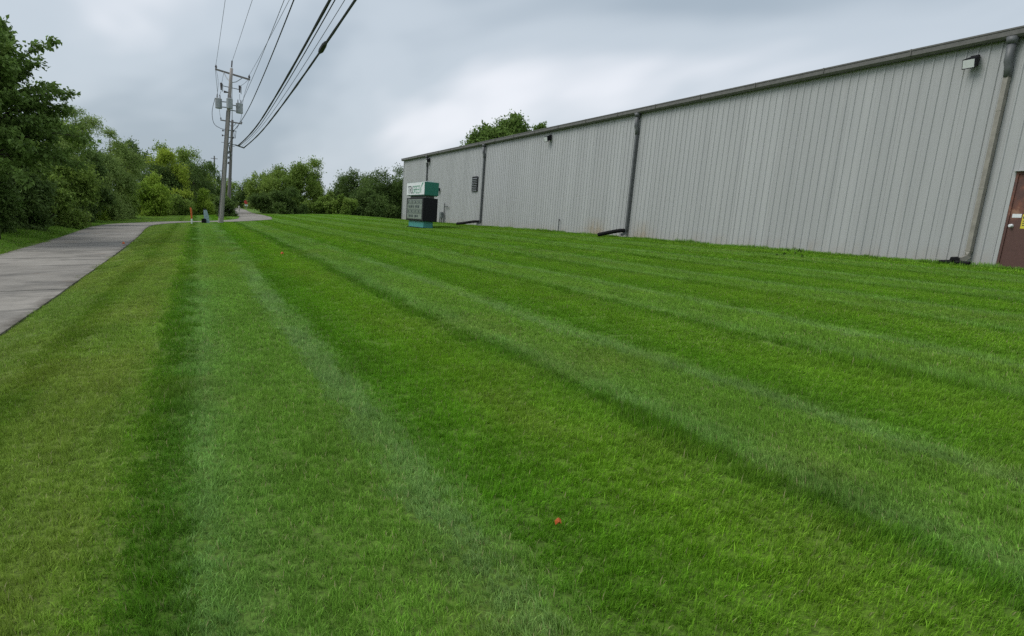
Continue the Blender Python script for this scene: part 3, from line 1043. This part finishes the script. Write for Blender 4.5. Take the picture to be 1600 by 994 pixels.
# ------------------------------------------------------------------ small things by the path
mk = empty("marker_post", (-0.30, 56.9, gz(-0.3, 56.9)), "orange utility marker post with white foot beside the path", "marker post")
zb = mk.location.z
MB().tube([(-0.30, 56.9, zb - 0.1), (-0.30, 56.9, zb + 0.36)], 0.055, 8).build("foot", M["white"], mk)
MB().tube([(-0.30, 56.9, zb + 0.36), (-0.32, 56.9, zb + 0.95)], [0.055, 0.065], 8).tube([(-0.32, 56.9, zb + 0.95), (-0.37, 56.9, zb + 1.15)], [0.065, 0.045], 8).build("post", M["orange"], mk)
pd = empty("pedestal", (0.66, 58.4, gz(0.66, 58.4)), "grey blue utility pedestal with black box at its foot", "pedestal")
zb = pd.location.z
m = MB()
w0, w1 = 0.24, 0.13
for (z_, w_, dx) in ((zb - .05, w0, .06), (zb + .55, .2, .0), (zb + .92, w1, -.06)):
    pass
m.tube([(0.74, 58.45, zb - .05), (0.70, 58.45, zb + .5), (0.63, 58.45, zb + .9), (0.60, 58.45, zb + .97)], [.28, .24, .17, .10], 4, sq=True)
m.build("housing", M["pedestal"], pd, bevel=0.02)
MB().box((0.36, 58.1, zb - .02), (0.68, 58.3, zb + .32)).build("foot_box", M["black"], pd, bevel=0.03)
MB().tube([(0.60, 58.45, zb + .96), (0.60, 58.45, zb + 1.06)], [.11, .08], 8).build("cap", M["black"], pd)

st = empty("traffic_sign", (10.55, 175.0, gz(10.55, 175)), "small red octagonal road sign far along the path", "traffic sign")
zb = st.location.z + 0.1
MB().tube([(10.55, 175, zb), (10.55, 175, zb + 2.2)], 0.05, 8).build("post", M["steel"], st)
oc = [(10.55 + .48 * math.cos(math.pi / 8 + i * math.pi / 4), zb + 1.62 + .48 * math.sin(math.pi / 8 + i * math.pi / 4)) for i in range(8)]
MB().add([(a_, 174.9, b_) for a_, b_ in oc] + [(a_, 174.94, b_) for a_, b_ in oc], [tuple(range(8)), tuple(range(15, 7, -1))] + [(i, (i + 1) % 8, 8 + (i + 1) % 8, 8 + i) for i in range(8)]).build("plate", M["red"], st)
MB().box((10.2, 174.90, zb + 0.75), (10.9, 174.93, zb + 1.08)).build("lower_plate", M["white"], st)
rp = MB().tube([(8.2, 140, gz(8.2, 140) - .1), (8.2, 140, gz(8.2, 140) + .75)], [0.16, 0.13], 10).tube([(8.2, 140, gz(8.2, 140) + .75), (8.2, 140, gz(8.2, 140) + .95)], [.15, .08], 10).build("bollard", M["clay"])
rp.location.x -= 1.0
tag(rp, "pale stubby bollard at the far end of the path", "bollard")


def flag(x, y, s, label, up=0.05):
    z = gz(x, y)
    m = MB()
    m.add([(x, y, z + up), (x + .5 * s, y + .1 * s, z + up + .25 * s), (x + .9 * s, y - .1 * s, z + up + .1 * s), (x + .75 * s, y + .1 * s, z + up + .7 * s), (x + .35 * s, y, z + up + 1.0 * s), (x - .1 * s, y + .15 * s, z + up + .55 * s),
           (x + .4 * s, y - .22 * s, z + up + .5 * s)],
          [(0, 1, 6), (1, 2, 6), (2, 3, 6), (3, 4, 6), (4, 5, 6), (5, 0, 6)])
    o = m.build("orange_scrap", M["orange"])
    sol = o.modifiers.new("thick", "SOLIDIFY")
    sol.thickness = 0.003
    return tag(o, label, "scrap", "orange scraps on the ground")


flag(1.52, 2.66, 0.034, "crumpled orange scrap in the near grass", 0.026)
flag(2.27, 21.8, 0.085, "orange scrap lying in the dark mown stripe far off", 0.02)
flag(-2.62, 31.0, 0.10, "orange scrap at the edge of the concrete path", 0.06)

# ------------------------------------------------------------------ trees and shrubs
def leaf_mesh(name, base, axis, nrm_, length, width, attr, mat):
    """arrays of leaf bases, axes, normals -> one mesh of folded diamond leaves"""
    n = len(base)
    axis = axis / np.linalg.norm(axis, axis=1, keepdims=True)
    side = np.cross(axis, nrm_)
    side /= np.maximum(np.linalg.norm(side, axis=1, keepdims=True), 1e-6)
    up = np.cross(side, axis)
    L, W = length[:, None], width[:, None]
    v = np.empty((n, 4, 3))
    v[:, 0] = base
    v[:, 1] = base + axis * L * 0.45 + side * W * 0.5 + up * W * 0.15
    v[:, 2] = base + axis * L - up * L * 0.10
    v[:, 3] = base + axis * L * 0.45 - side * W * 0.5 + up * W * 0.15
    idx = (np.arange(n)[:, None] * 4 + np.array([0, 1, 2, 0, 2, 3])[None]).ravel()
    me = bpy.data.meshes.new(name)
    me.vertices.add(n * 4)
    me.vertices.foreach_set("co", v.astype(np.float32).ravel())
    me.loops.add(n * 6)
    me.loops.foreach_set("vertex_index", idx.astype(np.int32))
    me.polygons.add(n * 2)
    me.polygons.foreach_set("loop_start", (np.arange(n * 2) * 3).astype(np.int32))
    me.update(calc_edges=True)
    ca = me.color_attributes.new("leaf", "FLOAT_COLOR", "POINT")
    col = np.ones((n, 4, 4), np.float32)
    col[:, :, 0] = attr[0][:, None]
    col[:, :, 1] = attr[1][:, None]
    ca.data.foreach_set("color", col.ravel())
    me.materials.append(mat)
    return me


def unit(v):
    return v / np.maximum(np.linalg.norm(v, axis=-1, keepdims=True), 1e-6)


def crown_leaves(rng, c, r, nb, n, ls, droop=0.0, up=0.35, blob=0.42, aspect=0.6, spray=1.0, flat=1.0, shell=0.5):
    """sprays of leaves along twigs that grow out of many uneven boughs inside an ellipsoid"""
    c, r = np.array(c, float), np.array(r, float)
    d = unit(rng.normal(size=(nb, 3)))
    rad = rng.random(nb) ** shell * 0.80
    rad *= 1 + np.clip(0.14 * rng.normal(size=nb), -0.3, 0.2)
    bc = c + d * rad[:, None] * r
    br_ = blob * min(r[0], r[2]) * (0.6 + 0.8 * rng.random(nb))
    lt = 12
    nt = max(1, n // lt)
    wgt = br_ ** 2
    bi = rng.choice(nb, nt, p=wgt / wgt.sum())
    out = unit((bc[bi] - c) / r + 0.15 * rng.normal(size=(nt, 3)))
    td = unit(out * 0.8 + rng.normal(size=(nt, 3)) * 0.7 + np.array([0, 0, up]))
    td[:, 2] *= flat
    tl = br_[bi] * (0.30 + 0.50 * rng.random(nt)) * spray
    tb = bc[bi] + unit(rng.normal(size=(nt, 3)) + out * 0.9 + np.array([0, 0, 0.4])) * (br_[bi] * (0.35 + 0.35 * rng.random(nt)))[:, None]
    s = 0.15 + 0.85 * rng.random((nt, lt))
    p = tb[:, None] + td[:, None] * (tl[:, None] * s)[..., None]
    p += rng.normal(size=p.shape) * (br_[bi][:, None, None] * 0.09)
    p[..., 2] -= droop * (tl[:, None] * s * s)
    ax = td[:, None] * 0.7 + rng.normal(size=p.shape) * 0.6
    ax[..., 2] -= droop * 1.4 * s + 0.15
    nr = unit(rng.normal(size=p.shape) * 0.7 + np.array([0, 0, 1.0]) + out[:, None] * 0.3)
    p, ax, nr = p.reshape(-1, 3), ax.reshape(-1, 3), nr.reshape(-1, 3)
    m = len(p)
    L = ls * (0.65 + 0.7 * rng.random(m))
    hue = np.clip(rng.random(nb)[bi][:, None] * 0.55 + 0.25 * rng.random((nt, 1)) + 0.25 * rng.random((nt, lt)), 0, 1).ravel()
    return p, ax, nr, L, L * aspect, (hue, rng.random(m)), bc, br_


def tree(name, label, cat, x, y, W, ztop, mat, n, ls, seed, group=None, zlow=None, trunk=True, depth=None, nb=26, extra=None, **kw):
    rng = np.random.default_rng(seed)
    z0 = gz(x, y)
    root = empty(name, (x, y, z0), label, cat, group)
    zl = z0 + 0.05 if zlow is None else zlow
    if zlow is None:
        zl -= 0.28 * (ztop - z0)              # skirts of leaves down to the ground
    W *= 1.12
    c = (x, y, (ztop + zl) / 2)
    r = (W / 2, (depth or W) / 2, (ztop - zl) / 2 * 1.10)
    n, nb = int(n * 1.45), int(nb * 1.6)
    ls *= 1.25
    p, ax, nr, L, Wd, at, bc, br_ = crown_leaves(rng, c, r, nb, n, ls, **kw)
    ok = p[:, 2] > z0 + 0.03
    me = leaf_mesh("crown", p[ok], ax[ok], nr[ok], L[ok], Wd[ok], (at[0][ok], at[1][ok]), M[mat])
    crown = link_mesh("crown", me, root)
    if extra:
        emat, frac = extra
        k = int(n * frac)
        e_ = (p - np.array(c)) / np.array(r)
        outer = ok & (np.linalg.norm(e_, axis=1) > 0.80) & (e_[:, 2] > 0.0) & (e_[:, 1] < 0.2)
        tips = np.where(outer)[0]
        # flower panicles: short upright bunches at some of the twig ends
        cl = rng.choice(tips, 1100)
        own = rng.choice(cl, k)
        q = p[own] + rng.normal(size=(k, 3)) * np.array([0.20, 0.16, 0.22]) + np.array([0, -0.25, 0.18])
        me2 = leaf_mesh("blossom", q, rng.normal(size=(k, 3)) + np.array([0, 0, 1.0]), rng.normal(size=(k, 3)), np.full(k, ls * 0.8), np.full(k, ls * 0.6), (rng.random(k), rng.random(k)), M[emat])
        link_mesh("blossom", me2, crown)
    if trunk:
        h = max(0.4, c[2] - z0)
        rt = 0.035 * W + 0.03
        tm = MB()
        lx, ly = rng.normal() * 0.12 * W, rng.normal() * 0.1 * W
        fork = Vector((x + lx * 0.4, y + ly * 0.4, z0 + h * 0.55))
        tm.tube([(x, y, z0 - 0.2), (x + lx * .15, y + ly * .15, z0 + h * 0.25), fork], [rt * 1.25, rt, rt * 0.8], 8)
        for b in rng.choice(len(bc), min(9, len(bc)), replace=False):
            e_ = Vector(bc[b])
            mid = fork.lerp(e_, 0.5) + Vector((0, 0, 0.12 * (e_ - fork).length))
            tm.tube([fork, mid, e_], [rt * 0.6, rt * 0.38, rt * 0.12], 6)
        tm.build("trunk", M["bark"], root, smooth=True)
    return root


GL = "trees left of the path"
GS = "shrubs left of the path"
GC = "trees beyond the lawn"
GF = "far trees at the end of the path"
T = lambda *a, **k: tree(*a, **k)


def maple(x, y, seed):
    """open maple: limbs rising and arching out, each carrying tiers of drooping leaf sprays"""
    rng = np.random.default_rng(seed)
    z0 = gz(x, y)
    root = empty("maple_tree", (x, y, z0), "dark green maple reaching out over the left edge, tallest on the left", "tree", GL)
    tm = MB()
    tm.tube([(x, y, z0 - 0.2), (x + .05, y, z0 + 2.0), (x + .1, y, z0 + 4.5), (x + .2, y, z0 + 6.0)], [0.24, 0.19, 0.13, 0.03], 10)
    P, A, NN, HU = [], [], [], []
    for b in range(66):
        t_ = b / 65
        zb_ = z0 + 2.7 + 2.6 * t_
        az = b * 2.399 + rng.normal() * 0.3
        el = math.radians(8 + 52 * t_ + rng.normal() * 15)
        ln = (3.7 - 0.7 * t_) * (0.60 + 0.48 * rng.random())
        d = np.array([math.cos(az) * math.cos(el), math.sin(az) * math.cos(el), math.sin(el)])
        st_ = np.array([x + .1, y, zb_])
        bend = 0.10 * ln
        pt = lambda q: st_ + d * ln * q + np.array([0, 0, bend * math.sin(math.pi * q) - 0.04 * ln * q * q])
        tm.tube([pt(0), pt(.35), pt(.7), pt(1)], [0.05, 0.035, 0.022, 0.008], 5)
        hb = rng.random()
        side = np.cross(d, [0, 0, 1.0])
        side /= np.linalg.norm(side)
        for j in range(15):
            q = 0.24 + 0.78 * j / 14
            sg = 1 if j % 2 else -1
            tl = (0.36 + 0.50 * (1.05 - q)) * (0.7 + 0.6 * rng.random())
            td = side * sg * (0.75 if j < 13 else 0.2) + d * 0.75 + np.array([0, 0, 0.30 + 0.42 * rng.normal()])
            td /= np.linalg.norm(td)
            base = pt(min(q, 1.0))
            nl = 27
            u_ = 0.1 + 0.9 * rng.random(nl)
            pp = base + td[None] * (tl * u_)[:, None] + rng.normal(size=(nl, 3)) * np.array([.08, .08, .07])
            pp[:, 2] -= 0.10 * u_ * u_
            P.append(pp)
            aa = td[None] * 0.6 + rng.normal(size=(nl, 3)) * 0.5 + np.array([0, 0, -0.55])
            A.append(aa)
            NN.append(unit(rng.normal(size=(nl, 3)) * 0.5 + np.array([0, 0, 1.0])))
            HU.append(np.clip(hb * 0.5 + 0.2 * rng.random() + 0.3 * rng.random(nl), 0, 1))
    P, A, NN, HU = map(np.concatenate, (P, A, NN, HU))
    L = 0.16 * (0.7 + 0.6 * rng.random(len(P)))
    link_mesh("crown", leaf_mesh("crown", P, A, NN, L, L * 0.72, (HU, rng.random(len(P))), M["leaf_maple"]), root)
    tm.build("trunk", M["bark"], root, smooth=True)


maple(-7.15, 33, 1)
T("broadleaf_tree", "dark dense tree under the maple at the left edge", "tree", -9.6, 38, 4.4, 4.9, "leaf_dark", 20000, 0.15, 2, GL, droop=0.1)
T("broadleaf_tree", "dark green bushy tree right below the maple branches", "tree", -8.5, 43, 3.4, 4.75, "leaf_dark", 20000, 0.14, 3, GL, droop=0.1)
T("broadleaf_tree", "mid green tree just right of the maple branch tips", "tree", -8.6, 54, 4.0, 5.9, "leaf_mid", 20000, 0.13, 4, GL, droop=0.25)
T("willow_tree", "pale feathery tree with the highest plume left of the path", "tree", -8.2, 68, 4.6, 8.7, "leaf_willow", 26000, 0.17, 5, GL, droop=0.55, up=0.6, aspect=0.28, spray=1.3)
T("willow_tree", "pale feathery rounded tree beside the yellow blossoming tree", "tree", -6.9, 75, 4.4, 7.5, "leaf_willow", 24000, 0.17, 6, GL, droop=0.5, up=0.5, aspect=0.28, spray=1.2)
T("broadleaf_tree", "low mid green tree in front of the feathery trees", "tree", -7.9, 50, 3.0, 4.5, "leaf_mid", 15000, 0.14, 7, GL, droop=0.2)
T("broadleaf_tree", "dark low tree filling the gap under the feathery plume", "tree", -7.9, 62, 3.6, 4.2, "leaf_dark", 14000, 0.15, 8, GL)
T("broadleaf_tree", "dark tree top peeping up behind the feathery trees", "tree", -7.7, 110, 5.6, 10.6, "leaf_dark", 14000, 0.2, 9, GL)
T("broadleaf_tree", "tall dark tree behind the yellow blossoming tree", "tree", -4.1, 118, 6.6, 10.6, "leaf_mid", 16000, 0.2, 10, GL)
T("broadleaf_tree", "mid green tree sloping down to the utility pole", "tree", -0.2, 125, 7.0, 9.4, "leaf_mid", 16000, 0.2, 11, GL)
T("blossom_tree", "tree with bright yellow blossom sprays on top", "tree", -4.3, 100, 6.8, 6.4, "leaf_dark", 20000, 0.17, 12, GL, extra=("leaf_yellow", 0.34))
T("broadleaf_tree", "dark tree low behind the utility pole", "tree", 0.0, 108, 6.0, 6.2, "leaf_dark", 16000, 0.18, 13, GL)
T("leafy_shrub", "bright yellow green shrub below the yellow blossoms", "shrub", -4.5, 90, 4.0, 3.5, "leaf_bright", 12000, 0.16, 14, GS, trunk=False, droop=0.3)
for i, (x, y, w, zt, mt_, lb) in enumerate([
        (0.5, 100, 3.0, 3.0, "leaf_bright", "bright shrub just left of the utility pole foot"),
        (2.95, 87, 2.3, 2.5, "leaf_dark", "dark shrub hiding the foot of the second pole"),
        (2.6, 104, 2.8, 3.1, "leaf_mid", "mid green shrub behind the utility pole foot"),
        (-2.0, 96, 3.8, 2.1, "leaf_mid", "low shrub behind the orange marker post"),
        (-6.4, 78, 2.6, 2.3, "leaf_mid", "low round shrub under the second feathery tree"),
        (-7.5, 68, 2.4, 1.5, "leaf_bright", "low light shrub under the first feathery tree"),
        (-8.5, 60, 2.2, 1.2, "leaf_dark", "low dark shrub at the verge, middle of the row"),
        (-8.9, 52, 2.2, 1.1, "leaf_mid", "low mid green shrub at the verge"),
        (-8.9, 43, 2.6, 1.4, "leaf_weed", "scrubby weeds at the verge below the maple"),
        (-9.0, 37, 3.0, 2.0, "leaf_weed", "scrubby tall weeds at the left edge of the photo")]):
    T("leafy_shrub", lb, "shrub", x, y, w, zt, mt_, 6500, 0.13, 40 + i, GS, trunk=False, nb=14, droop=0.2)
for i, (x, y, w, zt, mt_, lb) in enumerate([(-13.5, 46, 6, 5.6, "leaf_dark", "second row tree deep behind the maple"), (-12.5, 62, 6, 6.2, "leaf_mid", "second row tree deep behind the feathery plume"),
                                            (-11.5, 82, 6, 7.4, "leaf_dark", "second row tree deep behind the rounded feathery tree")]):
    T("broadleaf_tree", lb, "tree", x, y, w, zt, mt_, 12000, 0.2, 60 + i, GL)

T("broadleaf_tree", "broad domed green tree standing alone right of the poles", "tree", 13.9, 118, 11.6, 8.3, "leaf_mid", 42000, 0.2, 20, GC, nb=60, blob=0.30, shell=0.28)
for i, (x, y, w, zt, mt_, lb) in enumerate([
        (11.9, 106, 5.4, 3.9, "leaf_dark", "dark shrub in front of the domed tree, left of centre"),
        (17.1, 108, 5.0, 3.7, "leaf_mid", "mid green shrub at the right foot of the domed tree"),
        (19.6, 106, 4.2, 3.6, "leaf_mid", "shrub filling the gap between domed tree and dark trees"),
        (9.1, 112, 3.2, 4.0, "leaf_dark", "narrow shrub where the path bends, left of the domed tree")]):
    T("leafy_shrub", lb, "shrub", x, y, w, zt, mt_, 11000, 0.16, 80 + i, "shrubs at the foot of the domed tree", trunk=False, nb=18)
T("broadleaf_tree", "dark tree left in the group before the building corner", "tree", 24.6, 124, 6.8, 9.2, "leaf_dark", 22000, 0.2, 21, GC, nb=32)
T("broadleaf_tree", "dark tree right beside the far building corner", "tree", 29.0, 118, 8.2, 8.6, "leaf_dark", 24000, 0.2, 22, GC, nb=32)
T("broadleaf_tree", "dark tree mostly hidden by the building corner", "tree", 33.8, 124, 7.2, 8.8, "leaf_dark", 14000, 0.2, 23, GC)
T("broadleaf_tree", "low dark tree in front of the dark group", "tree", 24.0, 112, 6.6, 5.6, "leaf_dark", 16000, 0.18, 24, GC)
T("broadleaf_tree", "big green tree rising behind the roof", "tree", 46.2, 110, 11.0, 17.1, "leaf_maple", 60000, 0.34, 25, "trees behind the roof", zlow=8.0, nb=60, shell=0.33)
T("broadleaf_tree", "small tree top just showing over the roof", "tree", 59.5, 120, 5.0, 20.2, "leaf_maple", 12000, 0.32, 26, "trees behind the roof", zlow=11.0, nb=16)
for i, (x, y, w, zt, mt_, lb) in enumerate([
        (6.4, 215, 8.5, 7.6, "leaf_mid", "far tree just right of the two poles"), (13.7, 232, 8.0, 8.1, "leaf_dark", "far dark tree behind the red road sign"),
        (15.2, 200, 6.4, 6.4, "leaf_mid", "far tree between road sign and domed tree"), (5.6, 180, 4.4, 4.6, "leaf_dark", "far dark tree low beside the second pole"), (0, 225, 10, 8, "leaf_mid", "far tree behind the utility poles"), (21, 236, 10, 8, "leaf_mid", "far tree behind the domed tree")]):
    T("broadleaf_tree", lb, "tree", x, y, w, zt, mt_, 9000, 0.28, 100 + i, GF)

for i, (x, y, lb) in enumerate([(15.95, 15.9, "leafy dark weed near the wall, left one of two"), (15.8, 15.2, "leafy dark weed near the wall, right one of two")]):
    T("weed", lb, "weed", x, y, 0.42, gz(x, y) + 0.30, "leaf_weed", 46, 0.045, 130 + i, "weeds in the lawn by the wall", trunk=False, nb=9)

# far wood closing the view behind the single trees
rngw = np.random.default_rng(77)
parts_ = []
for i in range(26):
    wx = -75 + i * 6.6 + rngw.normal() * 1.5
    wy = 262 + rngw.normal() * 10
    hgt = 5.4 + 2.0 * rngw.random()
    if wx > 18:
        wy -= 105
        hgt *= 0.72
    zc_ = base_z(wx, wy) + hgt * 0.36
    parts_.append(crown_leaves(rngw, (wx, wy, zc_), (4.6, 4.0, hgt * 0.62), 26, 3600, 0.42)[:6])
cat_ = lambda k: np.concatenate([q[k] for q in parts_])
wood = link_mesh("distant_woodland", leaf_mesh("distant_woodland", cat_(0), cat_(1), cat_(2), cat_(3), cat_(4), (np.concatenate([q[5][0] for q in parts_]), np.concatenate([q[5][1] for q in parts_])), M["leaf_dark"]))
tag(wood, "dark band of far woodland along the horizon", "woodland", kind="stuff")

# ------------------------------------------------------------------ grass
def blade_patch(name, sx_, sy_, n, h, w, lean, seed, spread=0.85):
    rng = np.random.default_rng(seed)
    nt = max(6, n // 5)                          # blades grow in small tufts
    tx, ty = (rng.random(nt) - 0.5) * sx_ * 1.22, (rng.random(nt) - 0.5) * sy_ * 1.12
    ti = rng.integers(0, nt, n)
    gap = math.sqrt(sx_ * sy_ / nt)
    x = tx[ti] + rng.normal(size=n) * gap * 0.62
    y = ty[ti] + rng.normal(size=n) * gap * 0.62
    az = np.pi / 2 + (rng.normal(size=nt) * spread)[ti] + rng.normal(size=n) * spread * 0.9
    ln = np.clip(lean + (rng.normal(size=nt) * 0.22)[ti] + rng.normal(size=n) * 0.30, 0.05, 1.35)
    hh = h * (0.55 + 0.55 * rng.random(n)) * (0.72 + 0.60 * rng.random(nt))[ti]
    ww = w * (0.55 + 1.0 * rng.random(n) ** 2)
    shade = np.clip(0.5 * rng.random(nt)[ti] + 0.5 * rng.random(n), 0, 1)
    dx, dy = np.cos(az), np.sin(az)
    fa = rng.random(n) * np.pi * 2              # the blade's own twist
    sx, sy = np.cos(fa), np.sin(fa)
    v = np.zeros((n, 5, 3))
    base = np.stack([x, y, np.full(n, -0.004)], 1)
    s = np.stack([sx, sy, np.zeros(n)], 1) * (ww / 2)[:, None]
    l1 = ln * 0.55
    m1 = base + np.stack([dx * np.sin(l1), dy * np.sin(l1), np.cos(l1)], 1) * (hh * 0.5)[:, None]
    l2 = np.minimum(ln * 1.35, 1.5)
    tip = m1 + np.stack([dx * np.sin(l2), dy * np.sin(l2), np.cos(l2)], 1) * (hh * 0.5)[:, None]
    v[:, 0], v[:, 1] = base - s, base + s
    v[:, 2], v[:, 3] = m1 - s * 0.85, m1 + s * 0.85
    v[:, 4] = tip
    tri = np.array([0, 1, 3, 0, 3, 2, 2, 3, 4])
    idx = (np.arange(n)[:, None] * 5 + tri[None]).ravel()
    me = bpy.data.meshes.new(name)
    me.vertices.add(n * 5)
    me.vertices.foreach_set("co", v.astype(np.float32).ravel())
    me.loops.add(n * 9)
    me.loops.foreach_set("vertex_index", idx.astype(np.int32))
    me.polygons.add(n * 3)
    me.polygons.foreach_set("loop_start", (np.arange(n * 3) * 3).astype(np.int32))
    me.update(calc_edges=True)
    ca = me.color_attributes.new("blade", "FLOAT_COLOR", "POINT")
    col = np.ones((n, 5, 4), np.float32)
    col[:, :, 0] = shade[:, None]
    col[:, :, 1] = rng.random(n)[:, None]
    ca.data.foreach_set("color", col.ravel())
    me.materials.append(M["blade"])
    return bpy.data.objects.new(name, me)


def scatter(name, label, size, size_y, ymax_lo, ymax_hi, variants, hmul, seed, tall=None):
    """one object: patches of blades instanced over the turf, combed along the mowing direction"""
    rng = np.random.default_rng(seed)
    gx, gy = np.meshgrid(np.arange(-20 if size < 0.5 else -34, 19, size * 0.92), np.arange(-1.5, min(130, ymax_hi + 1), size_y * 0.92))
    x = gx.ravel() + rng.normal(size=gx.size) * size * 0.16
    y = gy.ravel() + rng.normal(size=gx.size) * size_y * 0.14
    dist = np.hypot(x, y)
    keep = (dist >= ymax_lo) & (dist < ymax_hi) & (x < WX - 0.06)
    R = np.array(CAMR)
    P = np.stack([x, y, SLOPE * x], 1) - np.array([0, 0, CAM_H])
    c = P @ R
    u_, v_ = 800 + 1080 * c[:, 0] / np.maximum(-c[:, 2], 0.3), 600 - 1080 * c[:, 1] / np.maximum(-c[:, 2], 0.3)
    keep &= (-c[:, 2] > 0.5) & (u_ > -260) & (u_ < 1860) & (v_ < 1250)
    x, y = x[keep], y[keep]
    d = path_dist(x, y)
    far_side = x < -4.6 + 0 * y
    edge = PATH_HALF - 0.10 + size * 0.36 + 0.16 * rng.random(len(x))
    keep = d > edge
    verge = (x < -5.6) & (y < 75)
    keep &= (verge if tall else ~verge)
    if tall:
        keep &= x > -13
    x, y, d = x[keep], y[keep], d[keep]
    n = len(x)
    z = ground_z(x, y)
    e_ = 0.15
    nxv = -(ground_z(x + e_, y) - ground_z(x - e_, y)) / (2 * e_)
    nyv = -(ground_z(x, y + e_) - ground_z(x, y - e_)) / (2 * e_)
    N = unit(np.stack([nxv, nyv, np.ones(n)], 1))
    u = stripe_u(x, y)
    away = (u < 0.445) | ((x < -0.42) & (x > -1.15)) | (x < -1.5)                              # pass mown away from the camera: blades bent away
    th = np.where(away, 0.0, np.pi) + rng.normal(size=n) * 0.12
    if tall:
        th = rng.random(n) * 2 * np.pi
    ct, s_ = np.cos(th), np.sin(th)
    # local axes: z along the ground normal, y along the combing direction
    yd = np.stack([-s_, ct, np.zeros(n)], 1)
    yd = unit(yd - N * (yd * N).sum(1, keepdims=True))
    xd = np.cross(yd, N)
    Rm = np.stack([xd, yd, N], 2)
    eul = np.stack([np.arctan2(Rm[:, 2, 1], Rm[:, 2, 2]), -np.arcsin(np.clip(Rm[:, 2, 0], -1, 1)), np.arctan2(Rm[:, 1, 0], Rm[:, 0, 0])], 1)
    crease = ((u > 0.915) | (u < 0.02)).astype(float) + ((u > 0.35) & (u < 0.41)) * 0.5
    rough = vnoise(x * 1.4, y * 1.0, 3)
    hz = hmul * (0.80 + 0.35 * rng.random(n)) * (1 + 0.45 * crease * rough * 1.6) * (0.7 + 0.6 * rough)
    hz *= 1 - 0.55 * smooth(30, 55, y)
    hz *= np.where(x < -0.2, 0.85, 1.0) if not tall else (0.6 + 1.5 * smooth(-6.6, -8.5, x))
    wall_tuft = smooth(WX - 0.55, WX - 0.2, x)
    hz *= 1 + wall_tuft * (0.5 + 2.6 * np.clip(vnoise(x * 2, y * 1.7, 2) - 0.35, 0, 1))
    sc_ = np.stack([np.ones(n), np.ones(n), hz], 1)
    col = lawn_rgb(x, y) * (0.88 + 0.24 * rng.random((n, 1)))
    me = bpy.data.meshes.new(name)
    me.vertices.add(n)
    me.vertices.foreach_set("co", np.stack([x, y, z + 0.002], 1).astype(np.float32).ravel())
    for nm, ty, data in (("rot", "FLOAT_VECTOR", eul), ("scl", "FLOAT_VECTOR", sc_)):
        at = me.attributes.new(nm, ty, "POINT")
        at.data.foreach_set("vector", data.astype(np.float32).ravel())
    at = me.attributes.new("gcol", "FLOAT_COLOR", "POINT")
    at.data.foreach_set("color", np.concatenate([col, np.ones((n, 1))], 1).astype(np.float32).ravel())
    at = me.attributes.new("idx", "INT", "POINT")
    at.data.foreach_set("value", rng.integers(0, len(variants), n).astype(np.int32))
    ob = bpy.data.objects.new(name, me)
    COL.objects.link(ob)
    tag(ob, label, "grass", kind="stuff")
    cl = bpy.data.collections.new(name + "_source")
    for v in variants:
        cl.objects.link(v)
    ng = bpy.data.node_groups.new(name + "_nodes", "GeometryNodeTree")
    ng.interface.new_socket("Geometry", in_out="INPUT", socket_type="NodeSocketGeometry")
    ng.interface.new_socket("Geometry", in_out="OUTPUT", socket_type="NodeSocketGeometry")
    N_, L_ = ng.nodes, ng.links
    gi, go = N_.new("NodeGroupInput"), N_.new("NodeGroupOutput")
    ip = N_.new("GeometryNodeInstanceOnPoints")
    ci = N_.new("GeometryNodeCollectionInfo")
    ci.inputs["Collection"].default_value = cl
    ci.inputs["Separate Children"].default_value = True
    ci.inputs["Reset Children"].default_value = True

    def named(nm, ty):
        q = N_.new("GeometryNodeInputNamedAttribute")
        q.data_type = ty
        q.inputs["Name"].default_value = nm
        return q.outputs["Attribute"]
    L_.new(gi.outputs[0], ip.inputs["Points"])
    L_.new(ci.outputs[0], ip.inputs["Instance"])
    ip.inputs["Pick Instance"].default_value = True
    L_.new(named("idx", "INT"), ip.inputs["Instance Index"])
    e2r = N_.new("FunctionNodeEulerToRotation")
    L_.new(named("rot", "FLOAT_VECTOR"), e2r.inputs[0])
    L_.new(e2r.outputs[0], ip.inputs["Rotation"])
    L_.new(named("scl", "FLOAT_VECTOR"), ip.inputs["Scale"])
    L_.new(ip.outputs[0], go.inputs[0])
    md = ob.modifiers.new("scatter", "NODES")
    md.node_group = ng
    return n


cnt = [scatter("mown_grass", "short mown grass blades close to the camera", 0.15, 0.26, 0, 7.5, [blade_patch("blades_a", 0.15, 0.26, 620, 0.046, 0.0034, 0.62, 200 + i) for i in range(6)], 1.0, 1),
       scatter("mown_grass", "short mown grass in the middle of the lawn", 0.20, 0.52, 7.4, 20, [blade_patch("blades_b", 0.20, 0.52, 720, 0.045, 0.0056, 0.62, 220 + i) for i in range(4)], 1.0, 2),
       scatter("mown_grass", "short mown grass on the far part of the lawn", 0.30, 1.1, 19.8, 105, [blade_patch("blades_c", 0.30, 1.1, 640, 0.050, 0.013, 0.62, 240 + i) for i in range(4)], 1.0, 3),
       scatter("verge_grass", "longer unmown grass on the verge across the path", 0.60, 0.60, 12, 90, [blade_patch("blades_d", 0.60, 0.60, 560, 0.13, 0.014, 0.5, 260 + i) for i in range(3)], 1.0, 4, tall=True)]
print("grass patches", cnt)
